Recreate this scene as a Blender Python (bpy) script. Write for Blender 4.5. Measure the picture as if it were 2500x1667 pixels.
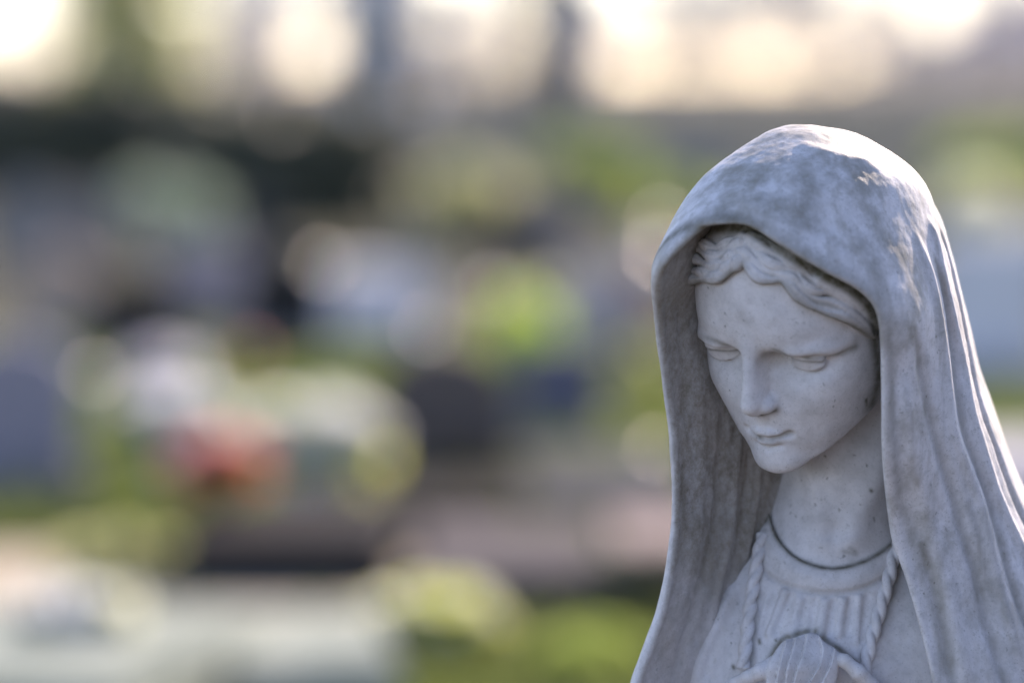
import bpy, math, random
import numpy as np
from mathutils import Vector, Matrix

# ---------------------------------------------------------------- scene, camera, light
for o in list(bpy.data.objects):
    bpy.data.objects.remove(o, do_unlink=True)
scene = bpy.context.scene
COL = scene.collection
U = 0.024                      # one statue unit (metres)
DIST = 93.75                   # camera to focus, statue units
PITCH = math.radians(4.0)
CAM_Z = 1.20
ORG = np.array([0.0, 0.0, CAM_Z - DIST*math.sin(PITCH)*U])   # point the camera looks at
cam_data = bpy.data.cameras.new('camera')
cam = bpy.data.objects.new('camera', cam_data)
COL.objects.link(cam)
cam.location = (0, -DIST*math.cos(PITCH)*U, CAM_Z)
cam.rotation_euler = (math.pi/2 - PITCH, 0, 0)
cam_data.sensor_width = 36
cam_data.lens = 135
cam_data.clip_start = 0.05
cam_data.clip_end = 5000
cam_data.dof.use_dof = True
cam_data.dof.focus_distance = (DIST - 0.9)*U
cam_data.dof.aperture_fstop = 2.5
scene.camera = cam

SUN_ELEV = math.radians(30)
SUN_AZ = math.radians(28)      # to the right of straight ahead (+Y), behind the statue
world = bpy.data.worlds.new('World')
scene.world = world
world.use_nodes = True
wn = world.node_tree.nodes
wl = world.node_tree.links
sky = wn.new('ShaderNodeTexSky')
sky.sky_type = 'NISHITA'
sky.sun_disc = False
sky.sun_elevation = SUN_ELEV
sky.sun_rotation = SUN_AZ
sky.air_density = 0.7
sky.dust_density = 0.25
sky.ozone_density = 1.6
bg = wn['Background']
bg.inputs['Strength'].default_value = 0.15
wl.new(sky.outputs['Color'], bg.inputs['Color'])
sun_data = bpy.data.lights.new('sun', 'SUN')
sun_data.energy = 4.0
sun_data.angle = math.radians(0.5)
sun_data.color = (1.0, 0.93, 0.82)
sun = bpy.data.objects.new('sun', sun_data)
COL.objects.link(sun)
sdir = Vector((math.sin(SUN_AZ)*math.cos(SUN_ELEV), math.cos(SUN_AZ)*math.cos(SUN_ELEV), math.sin(SUN_ELEV)))
sun.rotation_euler = sdir.to_track_quat('Z', 'Y').to_euler()
sun.location = (3, 3, 6)
scene.render.engine = 'CYCLES'
scene.cycles.use_denoising = True
scene.cycles.max_bounces = 6
scene.view_settings.view_transform = 'Standard'
scene.view_settings.look = 'None'
scene.view_settings.exposure = 1.33
scene.view_settings.gamma = 1.0
scene.view_settings.use_curve_mapping = False
scene.view_settings.use_white_balance = True      # the camera's daylight setting, a little warm of the open shade
scene.view_settings.white_balance_temperature = 7300
scene.view_settings.white_balance_tint = 21

# ---------------------------------------------------------------- implicit-surface sculpting kit
F32 = np.float32
CA, SA = math.cos(PITCH), math.sin(PITCH)
CAMP = np.array([0, -DIST*CA, DIST*SA])

def cam_ray(px, py):
    """direction through a point of the focus plane (statue units)"""
    x, v = (px-1250)/100.0, (833-py)/100.0
    t = np.array([x, v*SA, v*CA]) - CAMP
    return t/np.linalg.norm(t)

def at_depth(px, py, y):
    d = cam_ray(px, py)
    return CAMP + d*((y-CAMP[1])/d[1])

def pick(f, pts):
    """march rays onto the implicit surface f, return the points hit"""
    out = []
    D = np.array([cam_ray(*p) for p in pts])
    T = np.full(len(pts), DIST-9.0)
    for _ in range(70):
        P = CAMP + D*T[:, None]
        d = f(P.astype(F32))
        T = T + np.clip(d, -0.5, 0.5)*0.7
        T = np.minimum(T, DIST+12)
    return CAMP + D*T[:, None]

def smin(a, b, k):
    h = np.clip(0.5+0.5*(b-a)/k, 0, 1)
    return b*(1-h)+a*h-k*h*(1-h)
def smax(a, b, k):
    return -smin(-a, -b, k)
def ell(P, c, r):
    q = (P-np.asarray(c, F32))
    r = np.asarray(r, F32)
    k0 = np.sqrt(((q/r)**2).sum(1)); k1 = np.sqrt(((q/(r*r))**2).sum(1))+1e-6
    return k0*(k0-1)/k1
def sph(P, c, r):
    return np.sqrt(((P-np.asarray(c, F32))**2).sum(1))-r
def seg(P, a, b, ra, rb):
    a = np.asarray(a, F32); b = np.asarray(b, F32)
    ba = b-a
    t = np.clip(((P-a)@ba)/(ba@ba+1e-9), 0, 1)
    return np.sqrt(((P-a-t[:, None]*ba)**2).sum(1))-(ra+(rb-ra)*t)
def chain(P, pts, rs, k=0.0):
    d = None
    for i in range(len(pts)-1):
        s = seg(P, pts[i], pts[i+1], rs[i], rs[i+1])
        d = s if d is None else (np.minimum(d, s) if k == 0 else smin(d, s, k))
    return d
def catmull(pts, n=6):
    pts = np.asarray(pts, float)
    p = np.vstack([2*pts[0]-pts[1], pts, 2*pts[-1]-pts[-2]])
    out = []
    for i in range(1, len(p)-2):
        for j in range(n):
            t = j/n
            out.append(0.5*((2*p[i])+(-p[i-1]+p[i+1])*t+(2*p[i-1]-5*p[i]+4*p[i+1]-p[i+2])*t*t+(-p[i-1]+3*p[i]-3*p[i+1]+p[i+2])*t**3))
    out.append(p[-2])
    return np.array(out)
def stroke(P, pts, amp, sig, taper=0.0):
    """gaussian clay stroke along a polyline: value to subtract from a distance"""
    pts = np.asarray(pts, F32)
    res = np.zeros(len(P), F32)
    smax_ = float(np.max(sig))
    lo = pts.min(0)-3*smax_; hi = pts.max(0)+3*smax_
    idx = np.nonzero(((P > lo) & (P < hi)).all(1))[0]
    if len(idx) == 0:
        return res
    Q = P[idx]
    best = np.full(len(Q), 1e9, F32); tb = np.zeros(len(Q), F32)
    n = len(pts)-1
    for i in range(n):
        a, b = pts[i], pts[i+1]
        ba = b-a
        t = np.clip(((Q-a)@ba)/(ba@ba+1e-9), 0, 1)
        d2 = ((Q-a-t[:, None]*ba)**2).sum(1)
        m = d2 < best
        best[m] = d2[m]; tb[m] = (i+t[m])/n
    w = np.exp(-best/(sig*sig))
    if taper > 0:
        w = w*sstep(0, 1, np.minimum(tb, 1-tb)/taper)
    res[idx] = amp*w
    return res
def bump(P, c, amp, sig):
    q = (P-np.asarray(c, F32))/np.asarray(sig, F32)
    return amp*np.exp(-(q*q).sum(1))
def rough(P, f, seed=0):
    """cheap smooth unevenness in -1..1, wavelength about 6/f"""
    x, y, z = P[:, 0]*f+seed, P[:, 1]*f+1.7*seed, P[:, 2]*f+0.6*seed
    a = np.sin(x+1.3*np.sin(0.9*y+0.7*z))+np.sin(1.1*y+1.2*np.sin(0.8*z-0.6*x))+np.sin(0.9*z+1.4*np.sin(1.1*x+0.5*y))
    return a/3.0
def sstep(a, b, x):
    t = np.clip((x-a)/(b-a), 0, 1)
    return t*t*(3-2*t)
def cubic_table(xs, ys):
    """natural-ish smooth interpolator through points (pchip)"""
    xs = np.asarray(xs, float); ys = np.asarray(ys, float)
    h = np.diff(xs); dl = np.diff(ys)/h
    m = np.zeros(len(xs)); m[0] = dl[0]; m[-1] = dl[-1]
    for i in range(1, len(xs)-1):
        if dl[i-1]*dl[i] > 0:
            w1 = 2*h[i]+h[i-1]; w2 = h[i]+2*h[i-1]
            m[i] = (w1+w2)/(w1/dl[i-1]+w2/dl[i])
    gx = np.linspace(xs[0], xs[-1], 600)
    i = np.clip(np.searchsorted(xs, gx)-1, 0, len(xs)-2)
    t = (gx-xs[i])/h[i]
    gy = ys[i]*(1+2*t)*(1-t)**2+m[i]*h[i]*t*(1-t)**2+ys[i+1]*t*t*(3-2*t)+m[i+1]*h[i]*t*t*(t-1)
    return lambda x: np.interp(x, gx, gy).astype(F32)

def mesh_sdf(f, lo, hi, h, slack=1.5, B=8):
    """sparse surface nets of f=0; returns verts, quads"""
    lo = np.asarray(lo, float); hi = np.asarray(hi, float)
    nb = np.ceil((hi-lo)/(h*B)).astype(int)
    N = nb*B+2
    bi = np.stack(np.meshgrid(*[np.arange(k) for k in nb], indexing='ij'), -1).reshape(-1, 3)
    cen = lo+(bi+0.5)*h*B
    d = np.concatenate([f(cen[i:i+200000].astype(F32)) for i in range(0, len(cen), 200000)])
    bi = bi[np.abs(d) < 0.87*B*h*slack]
    g = np.stack(np.meshgrid(*[np.arange(B+1)]*3, indexing='ij'), -1)
    ids = []; vs = []; ed = [[], [], []]
    ch = 400
    corners = [(a, b, c) for a in (0, 1) for b in (0, 1) for c in (0, 1)]
    for s in range(0, len(bi), ch):
        blk = bi[s:s+ch]
        gi = blk[:, None, None, None, :]*B+g[None]
        P = (lo+gi.reshape(-1, 3)*h).astype(F32)
        v = f(P).reshape(len(blk), B+1, B+1, B+1)
        neg = v < 0
        cnt = sum(neg[:, a:a+B, b:b+B, c:c+B].astype(np.int8) for a, b, c in corners)
        act = (cnt > 0) & (cnt < 8)
        w = np.nonzero(act)
        if len(w[0]):
            n_, i_, j_, k_ = w
            acc = np.zeros((len(n_), 3)); num = np.zeros(len(n_))
            for ax in range(3):
                o1, o2 = [q for q in range(3) if q != ax]
                for p in (0, 1):
                    for q in (0, 1):
                        c0 = [0, 0, 0]; c0[o1] = p; c0[o2] = q
                        c1 = list(c0); c1[ax] = 1
                        v0 = v[n_, i_+c0[0], j_+c0[1], k_+c0[2]]; v1 = v[n_, i_+c1[0], j_+c1[1], k_+c1[2]]
                        m = (v0 < 0) != (v1 < 0)
                        t = np.where(m, v0/np.where(m, v0-v1, 1), 0)
                        pt = np.tile(np.array(c0, float), (len(n_), 1)); pt[:, ax] = t
                        acc += pt*m[:, None]; num += m
            cell = blk[n_]*B+np.stack([i_, j_, k_], 1)
            vs.append(lo+(cell+acc/num[:, None])*h)
            ids.append((cell[:, 0]*N[1]+cell[:, 1])*N[2]+cell[:, 2])
        for ax in range(3):
            sl0 = [slice(0, B)]*3; sl1 = list(sl0); sl1[ax] = slice(1, B+1)
            a0 = neg[(slice(None),)+tuple(sl0)]; a1 = neg[(slice(None),)+tuple(sl1)]
            w = np.nonzero(a0 != a1)
            if len(w[0]):
                cell = blk[w[0]]*B+np.stack(w[1:], 1)
                ed[ax].append(np.concatenate([cell, a0[w][:, None].astype(int)], 1))
    ids = np.concatenate(ids); vs = np.concatenate(vs)
    o = np.argsort(ids); ids = ids[o]; vs = vs[o]
    quads = []
    st = np.array([N[1]*N[2], N[2], 1])
    for ax in range(3):
        if not ed[ax]: continue
        e = np.concatenate(ed[ax]); base = e[:, :3]@st
        b, c = (ax+1) % 3, (ax+2) % 3
        cand = [base, base-st[b], base-st[b]-st[c], base-st[c]]
        qi = []; ok = np.ones(len(e), bool)
        for cd in cand:
            p = np.clip(np.searchsorted(ids, cd), 0, len(ids)-1)
            ok &= ids[p] == cd
            qi.append(p)
        q = np.stack(qi, 1)
        fl = e[:, 3] == 0
        q[fl] = q[fl][:, ::-1]
        quads.append(q[ok])
    return vs, np.concatenate(quads)

def raw_mesh(name, verts, faces, smooth=True):
    me = bpy.data.meshes.new(name)
    verts = np.asarray(verts, np.float64)
    faces = np.asarray(faces)
    k = faces.shape[1]
    me.vertices.add(len(verts)); me.vertices.foreach_set('co', verts.ravel())
    me.loops.add(len(faces)*k); me.loops.foreach_set('vertex_index', faces.ravel().astype(np.int32))
    me.polygons.add(len(faces))
    me.polygons.foreach_set('loop_start', np.arange(0, len(faces)*k, k, dtype=np.int32))
    me.polygons.foreach_set('loop_total', np.full(len(faces), k, np.int32))
    me.update(calc_edges=True)
    if smooth:
        me.polygons.foreach_set('use_smooth', np.ones(len(faces), bool))
    return me
def set_attr(me, name, vals):
    a = me.attributes.new(name, 'FLOAT', 'POINT')
    a.data.foreach_set('value', np.asarray(vals, F32))
# ---------------------------------------------------------------- the statue: head and neck
def head_axes(yaw, pitch, roll):
    f = np.array([-math.sin(yaw)*math.cos(pitch), -math.cos(yaw)*math.cos(pitch), -math.sin(pitch)])
    r0 = np.array([math.cos(yaw), -math.sin(yaw), 0.0])
    u0 = -np.cross(f, r0)
    if u0[2] < 0: u0 = -u0
    r = r0*math.cos(roll)-u0*math.sin(roll); u = u0*math.cos(roll)+r0*math.sin(roll)
    return np.stack([r, f, u], 1)
HM = head_axes(math.radians(36.5), math.radians(27.5), math.radians(4.2))
HS = 0.3255
HT = np.array([7.26, 0.0, 1.19])
HMi = (HM/HS).astype(F32)
def to_head(P):
    return (P-HT.astype(F32))@HMi
def from_head(c):
    return np.asarray(c, float)@HM.T*HS+HT

prof_f = cubic_table([-14, -11.2, -10.75, -10.2, -9.6, -8.4, -7, -5, -3, -0.9, 0, 0.9, 1.8, 3, 5, 7, 9, 10.6, 11.8, 12.6],
                     [5.2, 6.4, 7.8, 8.9, 9.2, 8.95, 8.95, 9.0, 8.8, 8.75, 9.1, 9.32, 9.34, 9.18, 8.65, 7.7, 5.9, 4.0, 2.0, .6])
prof_w = cubic_table([-14, -11.2, -10.3, -9, -7, -5, -3, -1, 1, 3, 5, 7, 9, 10.6, 11.8, 12.6],
                     [2.4, 3.0, 3.95, 5.2, 6.4, 7.0, 7.3, 7.4, 7.45, 7.4, 7.15, 6.5, 5.3, 3.9, 2.2, .6])
prof_n = cubic_table([-12, -9, -6, -2, 2, 6, 12], [2.0, 2.05, 2.2, 2.45, 2.35, 2.1, 2.0])
EYE = np.array([3.62, 6.0, -0.78]); ER = 1.95

def sdf_egg(c):
    x = c[:, 0]; y = c[:, 1]; z = c[:, 2]
    ax = np.abs(x)
    w = prof_w(z); f = prof_f(z); n = prof_n(z)
    fb = np.where(y > 0, f, w*1.25)
    g = (((ax/w)+1e-4)**n+((np.abs(y)/fb)+1e-4)**n)**(1/n)
    d = (g-1)*np.minimum(w, f)*0.85
    d = smax(d, z-11.5, 1.5)
    jaw = (-10.45+(8.4-y)*0.47-z)*0.90     # underside of the jaw rises towards the ear
    return smax(d, jaw, 1.2)
def trace(pts, n=5, lift=0.0):
    """a curve seen on the head, as canonical points on its surface"""
    p = pick(lambda P: sdf_egg(to_head(P))*HS, catmull(pts, n))
    return ((p-HT)@(HM/HS)).astype(F32)
BROW_R = trace([(1890, 856), (1916, 864), (1955, 870), (2005, 871), (2052, 862), (2088, 846)])
BROW_L = trace([(1714, 818), (1738, 827), (1766, 840), (1787, 857), (1800, 880)])

MOUTH = [(0, 9.82, -6.93), (0.38, 9.78, -6.86), (0.8, 9.52, -6.87), (1.3, 9.15, -6.82), (1.78, 8.75, -6.68)]
def lid_line(side, kind):
    out = []
    for az in np.linspace(-50, 50, 13):
        cu = max(0.0, 1-(az/58.0)**2)
        a = math.radians((-6+9*cu-0.05*az-1.5) if kind == 'up' else (-9-10*cu-0.03*az-12)); z_ = math.radians(az)
        r = ER+0.05
        out.append(((EYE[0]+r*math.cos(a)*math.sin(z_))*side, EYE[1]+r*math.cos(a)*math.cos(z_), EYE[2]+r*math.sin(a)))
    return out
def sdf_face(c):
    """canonical head, centimetres: x across, y forward, z up"""
    s = c.copy(); s[:, 0] = np.abs(c[:, 0])
    d = sdf_egg(c)
    # cheekbones, temples, brow
    d -= bump(s, (4.6, 6.8, -3.6), 0.28, (2.2, 2.5, 2.0))
    d -= bump(s, (6.8, 3.5, 1.6), -0.15, (1.6, 2.6, 2.0))
    d -= bump(s, (3.4, 7.3, -7.4), 0.15, (2.0, 2.5, 2.2))
    # eye sockets, deepest beside the bridge of the nose
    d -= bump(s, (1.80, 8.5, -0.75), -1.45, (0.78, 2.0, 0.85))
    d -= bump(s, (3.7, 7.8, -1.15), -0.80, (2.0, 2.2, 0.95))
    d -= bump(s, (2.6, 8.0, -2.3), -0.25, (1.5, 2.0, 0.9))
    d -= bump(s, (3.9, 7.9, 0.10), 0.36, (1.9, 2.0, 0.55))
    d -= bump(s, (5.4, 6.6, -0.35), 0.36, (0.9, 1.6, 0.55))
    d -= stroke(c, BROW_R, -0.08, 0.15, 0.12)
    # eyeball and lids; the gaze is lowered
    e = s-EYE.astype(F32)
    re = np.sqrt((e**2).sum(1)+1e-6)
    fy = np.maximum(e[:, 1], 0.15)
    ang = np.degrees(np.arctan2(e[:, 2], fy))
    az = np.degrees(np.arctan2(e[:, 0], fy))
    cu = np.clip(1-(az/58.0)**2, 0, 1)
    up = -6+9*cu-0.05*az               # upper lid edge
    lo = -9-10*cu-0.03*az              # lower lid edge
    kk = ER*math.pi/180
    lid_u = smax(re-(ER+0.14), (up-ang)*kk, 0.07)
    lid_l = smax(re-(ER+0.07), (ang-lo)*kk, 0.07)
    eye = np.minimum(re-ER, np.minimum(lid_u, lid_l))
    eye = smax(eye, (np.abs(az)-58)*kk, 0.7)
    eye = smax(eye, (lo-13-ang)*kk, 0.20)
    d = smin(d, eye, 0.16)
    # nose
    nose = seg(c, (0, 8.3, 2.0), (0, 10.72, -3.45), 0.58, 0.55)
    nose = smin(nose, seg(c, (0, 8.1, 0.0), (0, 9.75, -3.55), 0.50, 0.95), 0.7)
    nose = smin(nose, ell(s, (0.84, 9.42, -3.95), (0.52, 0.85, 0.50)), 0.45)
    nose = smin(nose, seg(c, (0, 9.2, -4.45), (0, 10.3, -4.02), 0.5, 0.42), 0.25)
    d = smin(d, nose, 0.60)
    d -= stroke(s, [(1.15, 9.6, -3.15), (1.55, 9.2, -3.45), (1.66, 8.95, -4.0)], -0.05, 0.22)
    nost = ell(s, (0.52, 9.75, -4.58), (0.36, 0.6, 0.28))
    d = smax(d, -nost, 0.10)
    # muzzle, lips, chin
    d -= bump(c, (0, 9.2, -6.6), 0.36, (2.0, 2.2, 1.9))
    d -= stroke(c, [(0, 9.8, -5.2), (0, 9.9, -6.0)], -0.13, 0.32)
    upl = chain(s, [(0.0, 9.42, -6.52), (0.42, 9.48, -6.43), (0.95, 9.18, -6.54), (1.55, 8.75, -6.68)], [0.30, 0.33, 0.27, 0.08], 0.15)
    lwl = chain(s, [(0.0, 9.40, -7.24), (0.40, 9.34, -7.20), (0.75, 9.14, -7.08), (1.15, 8.9, -6.92)], [0.37, 0.35, 0.22, 0.05], 0.15)
    d = smin(d, upl, 0.20)
    d = smin(d, lwl, 0.18)
    d -= stroke(s, MOUTH, -0.32, 0.16)
    d -= bump(s, (1.78, 8.75, -6.72), -0.24, (0.36, 0.8, 0.30))
    d -= stroke(c, [(-0.9, 8.9, -7.75), (0, 9.3, -7.85), (0.9, 8.9, -7.75)], -0.20, 0.34)
    d = smin(d, ell(c, (0, 8.15, -9.1), (1.6, 1.2, 1.15)), 1.1)
    return d

def sdf_torso(P):
    """chest and shoulders under the gown (statue units)"""
    d = ell(P, (7.95, 3.0, -9.4), (4.25, 3.55, 5.2))
    d = smin(d, ell(P, (7.75, 3.4, -14), (4.0, 3.5, 8.0)), 1.5)
    d = smin(d, ell(P, (7.7, 3.3, -27), (4.9, 3.7, 19.0)), 1.5)
    return d
NECK = [np.array([8.6, 1.75, -0.6]), np.array([8.38, 1.75, -3.0]), np.array([8.1, 2.25, -5.4])]
def sdf_neck(P):
    d = chain(P, NECK, [1.5, 1.42, 1.95], 0.5)
    # muscles that run from behind the ear to the pit of the throat
    d -= stroke(P, [(7.1, .9, -1.6), (7.3, .5, -3.4), (7.7, .35, -4.9)], 0.10, 0.28)
    d -= stroke(P, [(9.6, .6, -1.6), (9.0, .35, -3.4), (8.3, .3, -4.9)], 0.10, 0.35)
    return d
def sdf_skin(P):
    d = sdf_face(to_head(P))*HS-0.006*rough(P, 9.0, 3)
    t = smin(sdf_neck(P), sdf_torso(P), 0.9)
    # pit of the throat and collar bones
    t -= bump(P, (7.85, 0.2, -4.75), -0.10, (0.3, 0.6, 0.28))
    t -= stroke(P, [(7.6, 0.1, -4.95), (6.4, 0.4, -4.7), (5.4, 1.0, -4.4)], 0.06, 0.25)
    t -= stroke(P, [(8.1, 0.1, -4.95), (9.3, 0.2, -4.75), (10.4, 0.9, -4.5)], 0.06, 0.25)
    return smin(d, t, 0.30)
# ---------------------------------------------------------------- the statue: veil
ZTOP = 5.33
def xat(px, y):
    return (px-1250)/100.0*(DIST+y)/DIST
VROWS = [
 (4.9,  [(1838, .3), (1890, 1.5), (1990, 2.0), (2075, 1.5), (2120, .4), (2068, -.8), (1980, -1.3), (1880, -.8)]),
 (4.0,  [(1716, .0), (1760, 1.9), (1860, 3.0), (2000, 3.5), (2150, 2.9), (2238, 1.3), (2215, -.6), (2120, -1.9), (1980, -2.6), (1840, -2.4), (1745, -1.4)]),
 (3.0,  [(1643, -1.0), (1680, 1.4), (1780, 3.4), (1950, 4.6), (2140, 4.3), (2270, 3.0), (2289, 1.4), (2262, -.5), (2160, -2.2), (2010, -3.2), (1840, -3.6), (1700, -2.9)]),
 (2.0,  [(1595, -2.0), (1630, .5), (1720, 3.0), (1900, 4.9), (2120, 5.2), (2280, 4.0), (2321, 1.8), (2295, -.4), (2200, -2.4), (2080, -3.5), (1950, -4.0), (1780, -3.9), (1640, -3.3)]),
 (.7,   [(1598, -2.0), (1630, .3), (1715, 3.0), (1900, 5.2), (2130, 5.6), (2310, 4.4), (2355, 2.1), (2325, -.3), (2235, -2.5), (2140, -3.4), (1980, -4.0), (1790, -4.1), (1640, -3.2)]),
 (-.7,  [(1615, -1.6), (1640, .4), (1715, 3.0), (1890, 5.3), (2140, 5.8), (2345, 4.5), (2387, 2.3), (2355, -.1), (2250, -2.1), (2148, -2.9), (1990, -3.5), (1800, -3.4), (1660, -2.6)]),
 (-2.5, [(1637, -1.2), (1655, .6), (1720, 3.0), (1890, 5.3), (2150, 6.0), (2390, 4.8), (2449, 2.4), (2400, 0), (2270, -1.7), (2152, -2.5), (1990, -3.0), (1810, -2.8), (1680, -2.0)]),
 (-4.5, [(1641, -1.0), (1655, .8), (1715, 3.0), (1890, 5.4), (2170, 6.1), (2450, 4.9), (2528, 2.5), (2450, 0), (2300, -1.2), (2174, -1.6), (2010, -2.2), (1820, -2.4), (1690, -1.7)]),
 (-6.0, [(1622, -1.0), (1632, .8), (1700, 3.0), (1880, 5.4), (2190, 6.2), (2500, 5), (2605, 2.5), (2500, 0), (2340, -1.1), (2218, -1.5), (2030, -2.2), (1810, -2.4), (1680, -1.7)]),
 (-8.3, [(1547, -1.0), (1560, .8), (1640, 3.1), (1850, 5.5), (2200, 6.3), (2580, 5.1), (2710, 2.5), (2590, -.1), (2410, -1.3), (2280, -1.7), (2060, -2.3), (1790, -2.4), (1620, -1.7)]),
 (-14.,  [(1450, -1.0), (1470, 1.0), (1560, 3.4), (1830, 5.8), (2220, 6.5), (2620, 5.3), (2780, 2.5), (2650, -.3), (2450, -1.6), (2310, -2.0), (2080, -2.6), (1760, -2.7), (1540, -2.0)]),
 (-36.,  [(1330, -1.0), (1350, 1.2), (1480, 3.8), (1800, 6.2), (2240, 7.0), (2680, 5.6), (2860, 2.5), (2720, -.6), (2480, -2.0), (2330, -2.4), (2090, -3.0), (1700, -3.0), (1450, -2.2)]),
]
_cz = cubic_table([-40, -8, -.7, 2, 4, 5.4], [8.4, 8.3, 7.7, 7.4, 7.1, 6.95])
_cy = cubic_table([-40, -8, -.7, 2, 4, 5.4], [2.2, 2.2, 1.6, .8, .5, .4])
NTH, NSS = 480, 500
def build_veil_table():
    th = np.linspace(-math.pi, math.pi, NTH, endpoint=False)
    R = []; S = []
    for z, pts in VROWS:
        q = np.array([(xat(px, y)-float(_cz(z)), y-float(_cy(z))) for px, y in pts])
        q = catmull(np.vstack([q[-2:], q, q[:2]]), 12)
        a = np.unwrap(np.arctan2(q[:, 1], q[:, 0])); r = np.hypot(q[:, 0], q[:, 1])
        if a[-1] < a[0]: a = a[::-1]; r = r[::-1]
        a = a-2*math.pi*round(a.mean()/(2*math.pi))
        aa = np.concatenate([a-2*math.pi, a, a+2*math.pi]); rr = np.concatenate([r, r, r])
        o = np.argsort(aa)
        R.append(np.interp(th, aa[o], rr[o])); S.append(math.sqrt(ZTOP-z))
    R = np.array(R); S = np.array(S)
    S = np.concatenate([[0.0], S]); R = np.vstack([np.zeros(NTH), R])
    sg = np.linspace(0, S[-1], NSS)
    # smooth interpolation down each column (centripetal hermite)
    h = np.diff(S)[:, None]; dl = np.diff(R, axis=0)/h
    m = np.zeros_like(R); m[0] = dl[0]; m[-1] = dl[-1]
    m[1:-1] = (dl[:-1]*h[1:]+dl[1:]*h[:-1])/(h[1:]+h[:-1])
    i = np.clip(np.searchsorted(S, sg)-1, 0, len(S)-2); t = ((sg-S[i])/np.diff(S)[i])[:, None]; hh = np.diff(S)[i][:, None]
    G = R[i]*(1+2*t)*(1-t)**2+m[i]*hh*t*(1-t)**2+R[i+1]*t*t*(3-2*t)+m[i+1]*hh*t*t*(t-1)
    k = np.exp(-np.linspace(-2, 2, 13)**2); k /= k.sum()
    G = sum(w*np.roll(G, s-6, axis=1) for s, w in enumerate(k))
    return G.astype(F32), float(S[-1])
VTAB, VSMAX = build_veil_table()
def veil_ratio(P):
    x, y, z = P[:, 0], P[:, 1], P[:, 2]
    dx = x-_cz(z); dy = y-_cy(z)
    r = np.sqrt(dx*dx+dy*dy)+1e-5
    th = (np.arctan2(dy, dx)+math.pi)/(2*math.pi)*NTH
    s = np.sqrt(np.clip(ZTOP-z, 1e-6, None))/VSMAX*(NSS-1)
    s = np.clip(s, 0, NSS-1.001)
    i0 = np.floor(th).astype(int) % NTH; i1 = (i0+1) % NTH; ft = th-np.floor(th)
    j0 = s.astype(int); fs = s-j0
    R = (VTAB[j0, i0]*(1-ft)+VTAB[j0, i1]*ft)*(1-fs)+(VTAB[j0+1, i0]*(1-ft)+VTAB[j0+1, i1]*ft)*fs
    return r/(R+0.02)-1, R
def sdf_veil_body(P0):
    P = P0.copy(); P[:, 2] = np.minimum(P0[:, 2], ZTOP-0.10)
    e = 0.02
    f0, R = veil_ratio(P)
    gx = veil_ratio(P+np.array([e, 0, 0], F32))[0]-f0
    gy = veil_ratio(P+np.array([0, e, 0], F32))[0]-f0
    gz = veil_ratio(P+np.array([0, 0, e], F32))[0]-f0
    g = np.sqrt(gx*gx+gy*gy+gz*gz)/e
    d = f0/(g+1e-4)
    return smax(np.clip(d, -3, 3), P0[:, 2]-(ZTOP-0.06), 0.22)
# the front opening, as the sculptor's cut seen from the front
OPEN = catmull([(1470, 740), (1550, 690), (1588, 658), (1607, 624), (1642, 583), (1695, 560), (1740, 551), (1790, 548), (1832, 556), (1900, 597), (2000, 658), (2060, 689), (2092, 708),
        (2122, 735), (2139, 767), (2147, 820), (2150, 900), (2151, 1000), (2152, 1100), (2160, 1200), (2175, 1310), (2190, 1355), (2217, 1430),
        (2247, 1540), (2277, 1667), (2300, 1800), (2330, 2100), (2400, 3000)], 3)
OPEN = np.vstack([OPEN, [(2450, 5200), (1000, 5200), (1000, 800)]])
def poly_table(poly, x0, x1, y0, y1, st):
    xs = np.arange(x0, x1, st); ys = np.arange(y0, y1, st)
    X, Y = np.meshgrid(xs, ys)
    p = np.stack([X.ravel(), Y.ravel()], 1).astype(F32)
    best = np.full(len(p), 1e12, F32); ins = np.zeros(len(p), bool)
    n = len(poly)
    for i in range(n):
        a = poly[i].astype(F32); b = poly[(i+1) % n].astype(F32)
        ba = b-a
        t = np.clip(((p-a)@ba)/(ba@ba+1e-9), 0, 1)
        best = np.minimum(best, ((p-a-t[:, None]*ba)**2).sum(1))
        c = (a[1] > p[:, 1]) != (b[1] > p[:, 1])
        xx = a[0]+(p[:, 1]-a[1])*ba[0]/(ba[1] if abs(ba[1]) > 1e-6 else 1e-6)
        ins ^= c & (p[:, 0] < xx)
    d = np.sqrt(best)*np.where(ins, -1, 1)
    return (d.reshape(X.shape)/100.0).astype(F32), (x0, y0, st)
def table_at(T, px, py):
    D_, (x0, y0, st) = T
    i = np.clip((px-x0)/st, 0, D_.shape[1]-1.001); j = np.clip((py-y0)/st, 0, D_.shape[0]-1.001)
    i0 = i.astype(int); j0 = j.astype(int); fi = i-i0; fj = j-j0
    return (D_[j0, i0]*(1-fi)+D_[j0, i0+1]*fi)*(1-fj)+(D_[j0+1, i0]*(1-fi)+D_[j0+1, i0+1]*fi)*fj
OPEN_T = poly_table(OPEN, 1100, 2800, 300, 5000, 8)
def project(P):
    dep = DIST+P[:, 1]*CA-P[:, 2]*SA
    return 1250+100*P[:, 0]*DIST/dep, 833-100*(P[:, 1]*SA+P[:, 2]*CA)*DIST/dep
rim_left = cubic_table([-40, -8.3, -4.5, -2, 0, 1.0, 1.6, 2.1, 3.0], [-1.2, -1.0, -.95, -1.1, -1.6, -2.1, -2.6, -2.9, -3.0])
V_FOLDS = []     # (points, amp, sigma, taper)
def fold(img, amp, sig, tp=0.12, y=None):
    if y is None:
        p = pick(sdf_veil_body, catmull(img, 4))
    else:
        p = np.array([at_depth(a, b, yy) for (a, b), yy in zip(catmull(img, 4), np.interp(np.linspace(0, 1, (len(img)-1)*4+1), np.linspace(0, 1, len(y)), y))])
    V_FOLDS.append((p, amp*1.1, sig, tp))
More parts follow.
